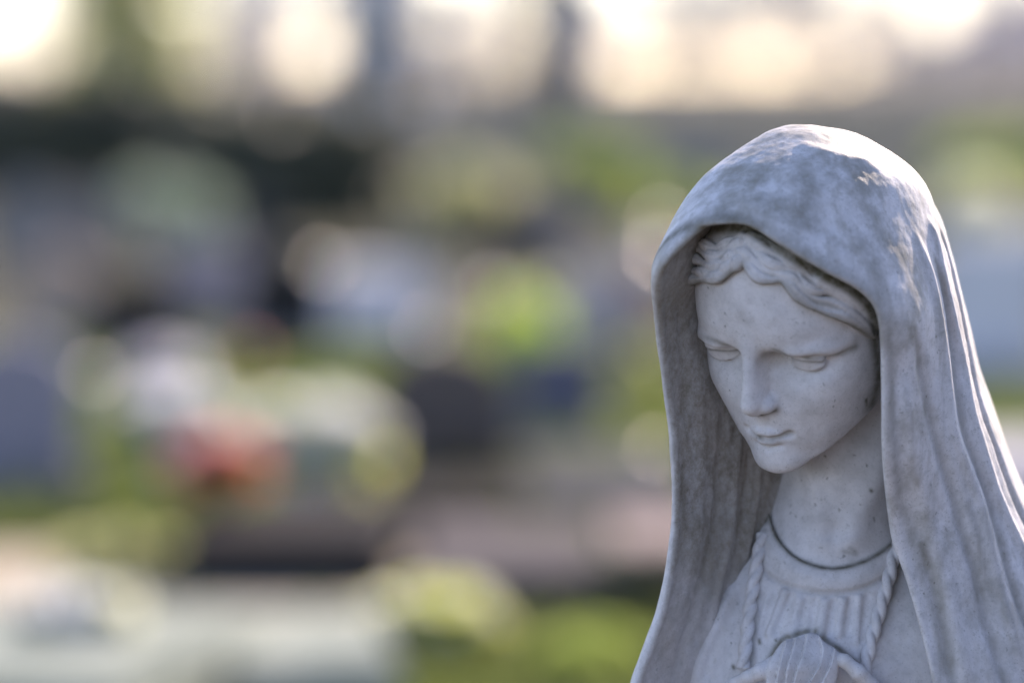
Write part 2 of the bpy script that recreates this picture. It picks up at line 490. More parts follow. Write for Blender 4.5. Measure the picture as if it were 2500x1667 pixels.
# long folds falling from the crown on the right
fold([(2262, 520), (2284, 590), (2305, 690), (2332, 808), (2352, 900), (2370, 1000), (2395, 1085), (2425, 1180), (2458, 1260), (2500, 1350), (2560, 1480), (2620, 1620)], 0.20, 0.16, 0.10)
fold([(2292, 545), (2318, 620), (2340, 720), (2363, 830), (2384, 930), (2404, 1010), (2432, 1090), (2465, 1180), (2505, 1270), (2560, 1380)], -0.34, 0.13, 0.10)
fold([(2225, 540), (2262, 640), (2284, 720), (2302, 830), (2316, 945), (2330, 1060), (2362, 1145), (2392, 1225), (2418, 1340), (2446, 1455), (2474, 1545), (2505, 1660)], 0.16, 0.15, 0.12)
fold([(2285, 640), (2308, 720), (2325, 830), (2340, 945), (2356, 1050), (2388, 1135), (2420, 1225), (2450, 1340), (2485, 1460), (2530, 1580), (2560, 1680)], -0.16, 0.13, 0.12)
fold([(2232, 800), (2252, 900), (2272, 1005), (2300, 1110), (2334, 1222), (2355, 1300), (2382, 1385), (2410, 1500), (2440, 1612), (2465, 1720)], -0.17, 0.17, 0.15)
fold([(2205, 900), (2215, 1010), (2232, 1120), (2262, 1250), (2295, 1370), (2325, 1500), (2350, 1620), (2365, 1720)], 0.10, 0.22, 0.15)
fold([(2250, 1330), (2285, 1450), (2312, 1570), (2330, 1700)], -0.10, 0.14, 0.2)
fold([(2163, 830), (2166, 950), (2168, 1080), (2176, 1190), (2192, 1300), (2215, 1390), (2240, 1490), (2270, 1610), (2290, 1720)], 0.07, 0.16, 0.1)
# folds of the crown
fold([(1935, 345), (1990, 365), (2080, 385), (2140, 395)], 0.06, 0.22, 0.2)
fold([(1760, 470), (1800, 520), (1900, 570)], -0.05, 0.35, 0.2)
# the lining: inside the left half the veil runs obliquely back to the neck
rim_x = cubic_table([-40, -14, -8.3, -6, -4.5, -2.5, -.7, .7, 2, 3, 4], [.9, 2.1, 2.95, 3.68, 3.88, 3.84, 3.62, 3.42, 3.4, 3.9, 4.6])
def lining(P):
    x = P[:, 0]-rim_x(P[:, 2])-0.16
    g = rim_left(P[:, 2])+0.10+(1.05+0.55*sstep(-1.5, 2.0, P[:, 2]))*x-0.02*x*x
    return P[:, 1]-np.minimum(g, 3.4)
I_FOLDS = []
def inner_fold(img, amp, sig, tp=0.12):
    I_FOLDS.append((pick(lambda P: -lining(P)*0.65, catmull(img, 4)), amp, sig, tp))
inner_fold([(1812, 1000), (1806, 1064), (1794, 1179), (1788, 1270), (1766, 1384), (1735, 1522), (1702, 1640), (1690, 1740)], 0.13, 0.11)
inner_fold([(1770, 980), (1764, 1080), (1756, 1200), (1744, 1300), (1716, 1420), (1672, 1560), (1640, 1680)], -0.10, 0.16)
inner_fold([(1834, 1080), (1822, 1190), (1812, 1280), (1792, 1390), (1762, 1500), (1730, 1640)], -0.14, 0.10)
inner_fold([(1858, 1100), (1848, 1200), (1835, 1290), (1815, 1380)], 0.10, 0.09)
inner_fold([(1700, 900), (1712, 1040), (1712, 1180), (1700, 1320), (1664, 1460), (1610, 1620)], 0.06, 0.22)
inner_fold([(1655, 720), (1665, 820), (1672, 930), (1668, 1050)], -0.06, 0.16)
def sdf_veil(P):
    body = sdf_veil_body(P)
    fold = np.zeros(len(P), F32)
    for pts, amp, sig, tp in V_FOLDS:
        fold += stroke(P, pts, amp, sig, tp)
    out = body-fold-0.022*rough(P, 2.3, 1)-0.008*rough(P, 6.0, 5)-0.006*rough(P, 17.0, 9)
    lin = lining(P)*0.69
    for pts, amp, sig, tp in I_FOLDS:
        lin = lin+stroke(P, pts, amp, sig, tp)
    lin = lin+0.03*rough(P, 4.0, 2)+0.014*rough(P, 13.0, 7)
    cav = smax(body+0.22+0.5*sstep(-8.8, -10.5, P[:, 2]), lin, 0.10)
    d = smax(out, -cav, 0.05)
    px, py = project(P)
    o = np.maximum(table_at(OPEN_T, px, py), P[:, 1]-rim_left(P[:, 2]))
    d = smax(d, -o, 0.14)
    return d
# ---------------------------------------------------------------- the statue: gown, cords, sash knot, hair
NECKLINE = np.vstack([catmull([(1905, 1060), (1893, 1130), (1880, 1190), (1877, 1245), (1893, 1302), (1926, 1346), (1972, 1373), (2030, 1386), (2090, 1376), (2140, 1353), (2185, 1320), (2230, 1280), (2290, 1200)], 4), [(2290, 800), (1905, 800)]])
NECK_T = poly_table(NECKLINE, 1700, 2400, 760, 1500, 4)
def sdf_gown_body(P):
    d = smin(chain(P, NECK, [1.5, 1.42, 1.95], 0.5), sdf_torso(P), 0.9)-0.10
    # left shoulder drape that closes the gap to the veil
    d = smin(d, ell(P, (5.3, 2.1, -9.6), (1.9, 1.9, 4.3)), 0.6)
    d = smin(d, ell(P, (10.4, 1.7, -9.6), (1.9, 2.3, 4.4)), 0.6)
    return d
def gtrace(img, n=4):
    return pick(sdf_gown_body, catmull(img, n))
BAND = gtrace([(1840, 1345), (1858, 1385), (1885, 1410), (1925, 1430), (1970, 1442), (2030, 1448), (2090, 1441), (2140, 1421), (2185, 1392)])
COLLAR = gtrace([(1868, 1300), (1895, 1355), (1940, 1393), (1985, 1409), (2030, 1416), (2085, 1410), (2140, 1388), (2190, 1352)])
PLEATS = [
 ([(1900, 1420), (1880, 1490), (1855, 1560)], -0.10, .085), ([(1922, 1432), (1897, 1490), (1868, 1560)], 0.09, .085),
 ([(1938, 1440), (1915, 1500), (1895, 1560)], -0.08, .08), ([(1956, 1452), (1942, 1500), (1928, 1560)], 0.08, .08),
 ([(1975, 1450), (1962, 1510), (1955, 1560)], -0.04, .08), ([(1995, 1452), (1984, 1505), (1980, 1560)], -0.09, .075),
 ([(2015, 1456), (2006, 1510), (2002, 1560)], 0.09, .10), ([(2040, 1456), (2030, 1510), (2022, 1560)], -0.10, .075),
 ([(2062, 1454), (2052, 1500), (2046, 1560)], 0.09, .075), ([(2080, 1450), (2073, 1500), (2068, 1560)], -0.08, .07),
 ([(2098, 1446), (2094, 1500), (2090, 1580)], 0.06, .07), ([(2120, 1438), (2112, 1500), (2104, 1580)], -0.05, .08)]
PLEATS = [(gtrace(a), b*1.45, c) for a, b, c in PLEATS]
G_LINES = [(gtrace(a), b, c) for a, b, c in [
 ([(1835, 1420), (1790, 1500), (1745, 1590), (1715, 1680)], -0.10, .16), ([(1800, 1420), (1760, 1500), (1722, 1590), (1690, 1680)], 0.10, .14),
 ([(1862, 1430), (1850, 1500), (1840, 1580), (1836, 1660)], -0.08, .07)]]
def sdf_gown(P):
    b = sdf_gown_body(P)
    d = b-stroke(P, BAND, -0.10, 0.07)-stroke(P, COLLAR, 0.07, 0.22)
    for p, a, s_ in PLEATS: d = d-stroke(P, p, a, s_, 0.12)
    for p, a, s_ in G_LINES: d = d-stroke(P, p, a, s_, 0.15)
    # hanging folds of the skirt
    lowz = np.clip((-11-P[:, 2])/4, 0, 1)
    d = d-lowz*0.16*np.sin(np.arctan2(P[:, 1]-3, P[:, 0]-8)*17+0.6*np.sin(P[:, 2]*0.3))
    d = d-0.010*rough(P, 8.0, 4)-0.005*rough(P, 20.0, 6)
    px, py = project(P)
    o = np.maximum(table_at(NECK_T, px, py), P[:, 1]-3.2)
    return smax(d, -o, 0.05)

# sash knot with its two bands
KN = at_depth(1948, 1672, -0.75)
KNOT_T = poly_table(np.vstack([catmull([(1868, 1720), (1870, 1660), (1876, 1618), (1908, 1568), (1936, 1557), (1972, 1545), (1996, 1548), (2014, 1567), (2040, 1583), (2047, 1610), (2042, 1660), (2010, 1720)], 5), [(2000, 1760), (1880, 1760)]]), 1750, 2200, 1480, 1900, 3)
K_RIDGE = [[(1914, 1568), (1905, 1600), (1896, 1640), (1890, 1700)], [(1938, 1558), (1930, 1590), (1918, 1630), (1910, 1700)],
           [(1966, 1550), (1958, 1590), (1940, 1640), (1925, 1700)], [(1994, 1550), (2004, 1580), (1998, 1620), (1975, 1660), (1950, 1700)],
           [(2034, 1584), (2024, 1620), (2005, 1660), (1985, 1700)]]
def sdf_knot(P):
    px, py = project(P)
    c = P-KN.astype(F32)
    fr = -0.75-0.55*np.clip(1-((px-1950)/150.0)**2, 0, 1)*sstep(1535, 1640, py)     # front face, swelling to the middle
    saw = np.zeros(len(P), F32)
    xs = [np.full(len(P), 1850.0)]+[np.interp(py, r[:, 1], r[:, 0]) for r in KRT]+[np.full(len(P), 2075.0)]
    for i in range(len(xs)-1):                       # each pleat: a plane that ends in a step at the next ridge
        t = (px-xs[i])/np.maximum(xs[i+1]-xs[i], 4.0)
        e = 5.0/np.maximum(xs[i+1]-xs[i], 4.0)
        saw += (0.26*sstep(0, e, t)*(1-0.85*np.clip(t, 0, 1))*(t > 0)*(t <= 1)).astype(F32)
    d = smax(table_at(KNOT_T, px, py), np.maximum(fr-saw-P[:, 1], P[:, 1]-1.5), 0.14)
    return d
def stroke2(px, py, img, amp, sl, sr):
    """ridge drawn along a line: steep on its left, a long slope to its right"""
    x = np.interp(py, img[:, 1], img[:, 0]); dx = px-x
    return amp*np.where(dx < 0, np.exp(-(dx/sl)**2), np.exp(-(dx/sr)**2)).astype(F32)
KRT = [catmull(r, 5) for r in K_RIDGE]
BANDS = [([(1888, 1620, -.9), (1858, 1638, -1.0), (1828, 1652, -.9), (1795, 1668, -.6), (1760, 1700, -.4)], [.20, .20, .17, .16, .2]),
         ([(2030, 1598, -.9), (2062, 1612, -1.1), (2095, 1640, -1.1), (2125, 1672, -.9), (2150, 1720, -.8)], [.12, .16, .19, .2, .22])]
BANDS = [([at_depth(*q) for q in a], r) for a, r in BANDS]
def sdf_bands(P):
    d = None
    for a, r in BANDS:
        c = chain(P, a, r, 0.08)
        d = c if d is None else np.minimum(d, c)
    return d
def sdf_sash(P):
    return smin(sdf_knot(P), sdf_bands(P), 0.05)

# hair
def hpts(l):
    return [(1660+a/4.356, 540+b/4.356) for a, b in l]
LOCKS = [
 ([(655, 385), (590, 470), (500, 550), (380, 597), (250, 610), (130, 622), (20, 640)], .17, .15),
 ([(640, 330), (560, 440), (440, 520), (300, 545), (150, 525), (30, 560)], .15, .13),
 ([(640, 280), (520, 385), (420, 450), (280, 455), (160, 400), (50, 470)], .15, .13),
 ([(650, 220), (500, 320), (380, 370), (270, 340), (180, 280), (60, 330)], .15, .13),
 ([(660, 160), (520, 225), (380, 285), (250, 235), (140, 200), (70, 245)], .15, .13),
 ([(690, 395), (760, 500), (840, 590), (960, 620), (1080, 615), (1180, 690), (1260, 795), (1400, 895), (1560, 962), (1700, 990), (1850, 1060), (2060, 1210)], .17, .14),
 ([(700, 330), (800, 440), (920, 525), (1060, 555), (1200, 610), (1300, 720), (1430, 815), (1600, 850), (1800, 960), (2000, 1120)], .15, .13),
 ([(720, 270), (840, 350), (960, 440), (1100, 485), (1230, 550), (1320, 670), (1450, 735), (1620, 760), (1820, 880)], .15, .13),
 ([(740, 210), (860, 250), (980, 325), (1120, 400), (1260, 470), (1360, 580), (1480, 650), (1650, 680), (1870, 800)], .15, .13),
 ([(760, 165), (900, 205), (1020, 280), (1200, 375), (1350, 475), (1500, 580), (1700, 670), (1900, 780)], .15, .13)]
FILL = [([(1080, 585), (1200, 655), (1300, 760), (1430, 855), (1600, 905), (1800, 1010), (2030, 1165)], .17, .2), ([(1500, 600), (1700, 720), (1900, 850), (2060, 1010)], .3, .34)]
HAIR = []
_egg = lambda P: sdf_egg(to_head(P))*HS
for l, r0, r1 in LOCKS:
    p = pick(lambda P: _egg(P)-0.10, catmull(hpts(l), 4)); r0 *= 0.80; r1 *= 0.80
    p = p[np.abs(_egg(p.astype(F32))-0.10) < 0.04]; r0, r1 = float(r0), float(r1)
    tt = np.linspace(0, 1, len(p)); k = len(HAIR)
    HAIR.append((p, np.linspace(r0, r1, len(p))*(1.08+0.30*np.sin(2*math.pi*(tt*(2.2+0.3*(k % 3))+0.37*k)))))
HFILL = []
for l, r0, r1 in FILL:
    p = pick(_egg, catmull(hpts(l), 4)); p = p[np.abs(_egg(p.astype(F32))) < 0.04]; HFILL.append((p, np.linspace(r0, r1, len(p))))
def sdf_hair(P):
    d = np.full(len(P), 1e3, F32)
    for p, r in HAIR+HFILL:
        lo = p.min(0)-0.6; hi = p.max(0)+0.6
        m = ((P > lo) & (P < hi)).all(1)
        if m.any():
            c_ = chain(P[m], p, r)
            if len(r) > 8:
                for dz in (0.055, -0.03):
                    c_ = c_+stroke(P[m], p+np.stack([-0.3*r, -0.85*r, 0*r+dz], 1), 0.035, 0.032, 0.1)
            d[m] = smin(d[m], c_, 0.008)
    # hair under the veil
    c = to_head(P)
    cap = (sdf_egg(c)-0.08)*HS
    pl = (6.95-0.165*np.abs(c[:, 0])**1.75-c[:, 2]+np.clip(-c[:, 1]+2, 0, 6)*-0.6)*HS*0.6
    cap = smax(cap, pl, 0.1)
    return smin(np.minimum(d, 2.0), cap, 0.04)
CORDS = [[(1862, 1296), (1852, 1340), (1842, 1400), (1830, 1470), (1822, 1540), (1815, 1600), (1812, 1638)],
         [(2192, 1318), (2180, 1360), (2165, 1420), (2148, 1480), (2132, 1535), (2118, 1590), (2108, 1640), (2112, 1690)]]
# ---------------------------------------------------------------- materials
def new_mat(name):
    m = bpy.data.materials.new(name); m.use_nodes = True
    return m, m.node_tree.nodes, m.node_tree.links, m.node_tree.nodes['Principled BSDF']
def N(nodes, t, **kw):
    n = nodes.new(t)
    for k, v in kw.items():
        if k in ('operation', 'blend_type', 'data_type', 'feature', 'noise_dimensions', 'attribute_name', 'distance', 'clamp', 'interpolation_type'):
            setattr(n, k, v)
        else:
            n.inputs[k].default_value = v
    return n
def ramp(nodes, links, src, a, b, lo=0.0, hi=1.0):
    n = nodes.new('ShaderNodeMapRange'); n.clamp = True
    n.inputs['From Min'].default_value = a; n.inputs['From Max'].default_value = b
    n.inputs['To Min'].default_value = lo; n.inputs['To Max'].default_value = hi
    links.new(src, n.inputs['Value'])
    return n.outputs['Result']
def mixc(nodes, links, fac, c1, c2):
    n = nodes.new('ShaderNodeMix'); n.data_type = 'RGBA'
    if isinstance(fac, (int, float)): n.inputs[0].default_value = fac
    else: links.new(fac, n.inputs[0])
    for i, c in ((6, c1), (7, c2)):
        if isinstance(c, tuple): n.inputs[i].default_value = (*c, 1)
        else: links.new(c, n.inputs[i])
    return n.outputs[2]
def mul(nodes, links, a, b):
    n = nodes.new('ShaderNodeMath'); n.operation = 'MULTIPLY'
    for i, c in ((0, a), (1, b)):
        if isinstance(c, (int, float)): n.inputs[i].default_value = c
        else: links.new(c, n.inputs[i])
    return n.outputs[0]
def noise(nodes, links, vec, scale, detail=4, rough=0.6, stretch=None):
    if stretch:
        mp = nodes.new('ShaderNodeMapping'); mp.inputs['Scale'].default_value = stretch
        links.new(vec, mp.inputs['Vector']); vec = mp.outputs['Vector']
    n = nodes.new('ShaderNodeTexNoise'); n.inputs['Scale'].default_value = scale
    n.inputs['Detail'].default_value = detail; n.inputs['Roughness'].default_value = rough
    links.new(vec, n.inputs['Vector'])
    return n.outputs['Fac']

def marble():
    m, n, l, p = new_mat('weathered_marble')
    tc = n.new('ShaderNodeTexCoord'); v = tc.outputs['Object']
    a_st = N(n, 'ShaderNodeAttribute', attribute_name='stain_shade').outputs['Fac']
    a_li = N(n, 'ShaderNodeAttribute', attribute_name='lining').outputs['Fac']
    a_hd = N(n, 'ShaderNodeAttribute', attribute_name='weather').outputs['Fac']
    big = noise(n, l, v, 22, 5, 0.6)
    mid = noise(n, l, v, 75, 6, 0.65)
    fine = noise(n, l, v, 420, 4, 0.7)
    base = mixc(n, l, ramp(n, l, mid, 0.36, 0.68), (0.77, 0.735, 0.735), (0.64, 0.61, 0.605))
    # grey-green biofilm, patchy, on the weather side
    patch = mul(n, l, ramp(n, l, big, 0.46, 0.70), ramp(n, l, mid, 0.35, 0.62))
    col = mixc(n, l, mul(n, l, patch, mul(n, l, a_hd, 0.75)), base, (0.31, 0.285, 0.24))
    # dark crust where water stands longest
    crust = noise(n, l, v, 11, 6, 0.68)
    col = mixc(n, l, mul(n, l, ramp(n, l, crust, 0.50, 0.64), mul(n, l, a_hd, 0.7)), col, (0.23, 0.21, 0.16))
    # streaks that follow the rain
    st = noise(n, l, v, 60, 5, 0.6, (1.6, 1.6, 0.28))
    col = mixc(n, l, mul(n, l, ramp(n, l, st, 0.48, 0.70), mul(n, l, a_hd, 0.62)), col, (0.30, 0.27, 0.215))
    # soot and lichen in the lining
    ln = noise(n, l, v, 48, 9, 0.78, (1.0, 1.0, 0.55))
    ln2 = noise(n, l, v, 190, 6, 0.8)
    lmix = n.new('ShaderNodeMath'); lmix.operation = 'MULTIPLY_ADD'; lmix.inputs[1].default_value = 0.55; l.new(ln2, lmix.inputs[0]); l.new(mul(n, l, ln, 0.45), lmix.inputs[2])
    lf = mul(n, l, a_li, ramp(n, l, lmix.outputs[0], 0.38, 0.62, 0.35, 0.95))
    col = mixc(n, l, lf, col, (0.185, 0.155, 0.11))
    # dirt lines in the carving, plus shade painted into gaps and creases
    sf = mul(n, l, a_st, ramp(n, l, noise(n, l, v, 160, 5, 0.7), 0.30, 0.58, 0.65, 1.0))
    col = mixc(n, l, sf, col, (0.115, 0.10, 0.06))
    # pores and black specks
    nz = n.new('ShaderNodeTexNoise'); nz.inputs['Scale'].default_value = 330; nz.inputs['Detail'].default_value = 2; l.new(v, nz.inputs['Vector'])
    vm = n.new('ShaderNodeVectorMath'); vm.operation = 'MULTIPLY_ADD'; vm.inputs[1].default_value = (0.006, 0.006, 0.006)
    l.new(nz.outputs['Color'], vm.inputs[0]); l.new(v, vm.inputs[2]); vw = vm.outputs[0]
    vo = n.new('ShaderNodeTexVoronoi'); vo.inputs['Scale'].default_value = 300; l.new(vw, vo.inputs['Vector'])
    sep = n.new('ShaderNodeSeparateColor'); l.new(vo.outputs['Color'], sep.inputs['Color'])
    spk = mul(n, l, mul(n, l, ramp(n, l, vo.outputs['Distance'], 0.34, 0.12), ramp(n, l, sep.outputs[0], 0.75, 0.95)), ramp(n, l, noise(n, l, v, 45, 3, 0.6), 0.48, 0.60))
    col = mixc(n, l, mul(n, l, spk, 0.7), col, (0.12, 0.115, 0.09))
    vo2 = n.new('ShaderNodeTexVoronoi'); vo2.inputs['Scale'].default_value = 90; l.new(vw, vo2.inputs['Vector'])
    sep2 = n.new('ShaderNodeSeparateColor'); l.new(vo2.outputs['Color'], sep2.inputs['Color'])
    clus = ramp(n, l, noise(n, l, v, 30, 2, 0.5), 0.50, 0.62)
    spk2 = mul(n, l, mul(n, l, ramp(n, l, vo2.outputs['Distance'], 0.15, 0.06), ramp(n, l, sep2.outputs[1], 0.93, 0.98)), clus)
    col = mixc(n, l, mul(n, l, spk2, 0.7), col, (0.07, 0.075, 0.045))
    gr = ramp(n, l, a_hd, 0.0, 0.6, 0.35, 1.0)
    spot = noise(n, l, v, 170, 3, 0.55)
    col = mixc(n, l, mul(n, l, ramp(n, l, spot, 0.54, 0.70), mul(n, l, gr, 0.38)), col, (0.38, 0.37, 0.35))
    col = mixc(n, l, mul(n, l, ramp(n, l, fine, 0.54, 0.72), mul(n, l, gr, 0.5)), col, (0.30, 0.285, 0.25))
    pit = noise(n, l, v, 900, 3, 0.7)
    col = mixc(n, l, mul(n, l, ramp(n, l, pit, 0.60, 0.74), 0.6), col, (0.20, 0.19, 0.165))
    l.new(col, p.inputs['Base Color'])
    p.inputs['Roughness'].default_value = 0.58
    p.inputs['Specular IOR Level'].default_value = 0.35
    b = n.new('ShaderNodeBump'); b.inputs['Strength'].default_value = 0.32; b.inputs['Distance'].default_value = 0.0014
    bm = n.new('ShaderNodeMath'); bm.operation = 'ADD'
    l.new(mul(n, l, mid, 1.4), bm.inputs[0]); l.new(mul(n, l, fine, 0.45), bm.inputs[1])
    l.new(bm.outputs[0], b.inputs['Height']); l.new(b.outputs['Normal'], p.inputs['Normal'])
    return m
MARBLE = marble()

# ---------------------------------------------------------------- object helpers
def tag(o, label=None, cat=None, group=None, kind=None):
    if label: o['label'] = label
    if cat: o['category'] = cat
    if group: o['group'] = group
    if kind: o['kind'] = kind
    return o
def empty(name, loc, rz=0.0):
    o = bpy.data.objects.new(name, None); COL.objects.link(o)
    o.location = loc; o.rotation_euler = (0, 0, rz); o.empty_display_size = 0.1
    return o
def link(name, me, mat=None, parent=None):
    o = bpy.data.objects.new(name, me); COL.objects.link(o)
    if mat is not None and len(me.materials) == 0: me.materials.append(mat)
    if parent: o.parent = parent
    return o

def rounded_box(lx, ly, lz, b):
    """box standing on z=0 with chamfered edges"""
    vs = []
    for z, k in ((0, b), (b, 0), (lz-b, 0), (lz, b)):
        x, y = lx/2-k, ly/2-k
        c = b*1.0
        vs += [(-x+c, -y, z), (x-c, -y, z), (x, -y+c, z), (x, y-c, z), (x-c, y, z), (-x+c, y, z), (-x, y-c, z), (-x, -y+c, z)]
    fs = []
    for k in range(3):
        for i in range(8):
            a = k*8+i; b2 = k*8+(i+1) % 8
            fs.append((a, b2, b2+8, a+8))
    fs.append(tuple(range(7, -1, -1))); fs.append(tuple(range(24, 32)))
    return vs, fs
def poly_mesh(name, vs, fs, smooth=False):
    me = bpy.data.meshes.new(name); me.from_pydata([tuple(v) for v in vs], [], fs); me.update()
    if smooth: me.polygons.foreach_set('use_smooth', [True]*len(me.polygons))
    return me
# ---------------------------------------------------------------- assemble the statue
ZB = -36.0                                            # foot of the figure, statue units
FOOT = np.array([8.0, 2.6, ZB])
statue = empty('marble_statue', tuple(FOOT*U+ORG))
tag(statue, 'weathered white marble statue of a veiled woman with bowed head', 'statue')
def spart(name, f, lo, hi, h, stain_shade=None, lining_=None, weather=0.3, parent=None, slack=1.5):
    v, q = mesh_sdf(f, lo, hi, h, slack)
    me = raw_mesh(name, (v-FOOT)*U, q)
    P = v.astype(F32)
    set_attr(me, 'stain_shade', np.zeros(len(v)) if stain_shade is None else np.clip(stain_shade(P), 0, 1))
    set_attr(me, 'lining', np.zeros(len(v)) if lining_ is None else np.clip(lining_(P), 0, 1))
    w = weather(P) if callable(weather) else np.full(len(v), weather)
    set_attr(me, 'weather', w)
    return link(name, me, MARBLE, parent or statue)
def lines(sets):
    def f(P):
        s = np.zeros(len(P), F32)
        for pts, a, sg in sets:
            s = np.maximum(s, stroke(P, pts, a, sg))
        return s
    return f
def clip_z(f, zlo, zhi):
    return lambda P: np.maximum(np.maximum(f(P), P[:, 2]-zhi), zlo-P[:, 2])

skin_f = sdf_skin
eyes_st = [(from_head(BROW_R), 0.7, 0.10), (from_head(BROW_L), 0.7, 0.09),  # brow and socket lines: dirt, with shade painted into the creases
           (from_head([(1.3, 8.8, -0.2), (1.8, 7.6, -0.4), (2.3, 7.6, -0.5)]), 0.85, 0.20),
           (from_head([(-1.3, 9.0, -0.4), (-1.7, 8.4, -0.7)]), 0.6, 0.12),
           (from_head([(-1.3, 9.2, -6.80)]+MOUTH), 0.95, 0.065),
           (from_head([(-.5, 9.8, -4.6), (0.3, 9.8, -4.6), (1.2, 9.3, -4.5)]), 0.9, 0.11),
           (from_head([(-.7, 9.2, -7.7), (0, 9.35, -7.75), (0.9, 9.0, -7.6)]), 0.3, 0.06)]
for sd in (1, -1):
    eyes_st += [(from_head(lid_line(sd, 'up')), 0.6, 0.055), (from_head(lid_line(sd, 'lo')), 0.3, 0.055)]
def smudge(f, img, a, sg):
    return (pick(f, catmull(img, 4) if len(img) > 2 else img), a, sg)
def dots(f, pts):
    return [(pick(f, [(x, y), (x+2, y+w)]), 0.95, sg) for x, y, w, sg in pts]
eyes_st += [smudge(sdf_skin, [(1985, 1142), (2050, 1128), (2105, 1075)], 0.22, 0.22), smudge(sdf_skin, [(1960, 1270), (2010, 1262), (2050, 1275)], 0.16, 0.16),
            smudge(sdf_skin, [(1800, 745), (1812, 765), (1822, 780)], 0.14, 0.14), smudge(sdf_skin, [(2060, 1345), (2090, 1350), (2075, 1338)], 0.45, 0.07)]
eyes_st += dots(sdf_skin, [(2126, 1196, 2, .045), (2133, 1262, 9, .024), (2014, 1112, 2, .022), (2085, 1110, 1, .016), (1955, 1170, 2, .014), (2115, 975, 14, .07), (1990, 1230, 2, .018), (2100, 1230, 2, .014)])
cheek_gap_shade = pick(sdf_skin, [(2110, 735), (2128, 780), (2140, 850), (2146, 930), (2128, 985)])
eyes_st.append((cheek_gap_shade, 0.9, 0.24))  # painted shade of the gap between cheek and veil
st_neck = lambda P: np.maximum(lines(eyes_st)(P), 0.9*np.exp(-(table_at(NECK_T, *project(P))/0.055)**2)*sstep(-3.3, -3.9, P[:, 2]))
spart('head', skin_f, (3.5, -5, -6.6), (12.5, 6, 6), 0.034, st_neck, None, 0.10)
def hair_stain_shade(P):
    s = np.zeros(len(P), F32)
    for i in (0, 5):
        p = HAIR[i][0]+np.array([0, 0, -0.13])
        s = np.maximum(s, stroke(P, p, 1.0, 0.14))
    for i in (1, 2, 3, 4, 6, 7, 8, 9):
        p = HAIR[i][0]+np.array([0, -0.02, -0.09])
        s = np.maximum(s, stroke(P, p, 0.7, 0.06, 0.2))
    px, py = project(P)
    return np.maximum(s, 1.0-sstep(0.10, 0.30, -table_at(OPEN_T, px, py)))  # band under the hood rim: dirt and the gap's shade painted together
spart('hair', sdf_hair, (3, -5, -2), (12, 6, 6), 0.030, hair_stain_shade, None, 0.25)
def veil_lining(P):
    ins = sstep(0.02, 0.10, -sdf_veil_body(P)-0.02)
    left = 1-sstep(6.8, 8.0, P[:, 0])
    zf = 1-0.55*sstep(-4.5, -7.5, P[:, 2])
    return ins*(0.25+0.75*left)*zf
def veil_weather(P):
    # rain wash is heaviest on the crown and on the right-hand fall
    return np.clip(0.45+0.55*sstep(0.5, 3.0, P[:, 2])+0.3*sstep(8, 9.5, P[:, 0])*sstep(-9, -2, P[:, 2]), 0, 1)
rim_pts = pick(sdf_veil_body, [tuple(q) for q in OPEN[9:46]])  # hood rim line: dirt, deepened by painted shade
veil_st = lines([(rim_pts+np.array([0, 0.3, 0]), 1.0, 0.27)]+[(p, 0.60, 0.13) for p, a, s_, t_ in V_FOLDS if a < -0.1]+[
    smudge(sdf_veil_body, [(2168, 820), (2174, 950), (2178, 1080), (2192, 1200)], 0.45, 0.15), smudge(sdf_veil_body, [(2228, 800), (2250, 930), (2280, 1060), (2318, 1190)], 0.42, 0.16),
    smudge(sdf_veil_body, [(1958, 440), (1972, 490), (1968, 545)], 0.42, 0.36), smudge(sdf_veil_body, [(2105, 590), (2148, 680), (2166, 780)], 0.30, 0.22),
    smudge(sdf_veil_body, [(2205, 1240), (2240, 1370), (2285, 1520), (2310, 1640)], 0.35, 0.14), smudge(sdf_veil_body, [(1700, 545), (1780, 530), (1850, 545)], 0.28, 0.14),
    smudge(sdf_veil_body, [(2365, 1230), (2390, 1330), (2420, 1450)], 0.30, 0.12)]+dots(sdf_veil_body, [(2178, 1078, 6, .06), (2285, 820, 3, .03), (2232, 985, 3, .03), (2270, 1180, 3, .03), (2226, 1438, 3, .03), (2250, 1050, 2, .02), (2310, 1290, 2, .03)]))
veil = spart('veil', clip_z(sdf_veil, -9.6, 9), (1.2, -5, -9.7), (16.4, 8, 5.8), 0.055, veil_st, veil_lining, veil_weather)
band_st = lines([(BAND, 0.40, 0.07)])
kn_out = gtrace([(1878, 1612), (1908, 1562), (1936, 1551), (1972, 1539), (1998, 1543), (2016, 1562), (2045, 1580), (2075, 1605), (2105, 1632)])
cord_l = gtrace([(1870, 1300), (1860, 1345), (1850, 1405), (1840, 1475), (1834, 1545), (1830, 1620)])
cord_r = gtrace([(2196, 1350), (2180, 1420), (2160, 1480), (2140, 1540)])
throat = gtrace([(1885, 1180), (1873, 1225), (1868, 1270)])  # painted shade for the gap beside the throat
gown_st = lambda P: np.maximum(np.maximum(band_st(P), lines([(kn_out, 0.9, 0.09), (cord_l, 0.6, 0.12), (cord_r, 0.65, 0.16), (throat, 1.0, 0.18)]+dots(sdf_gown_body, [(1985, 1470, 3, .03), (2078, 1481, 2, .022), (1922, 1493, 2, .018), (1927, 1518, 2, .020), (1893, 1560, 4, .030), (1853, 1483, 8, .030), (1853, 1560, 8, .05), (1903, 1540, 3, .04), (1800, 1514, 4, .03), (1790, 1625, 4, .05), (1952, 1525, 2, .016)])+[smudge(sdf_gown_body, [(2075, 1605), (2100, 1632), (2108, 1600)], 0.6, 0.10)])(P)), 1.0*np.exp(-(table_at(NECK_T, *project(P))/0.075)**2)*(P[:, 1] < 2.5))
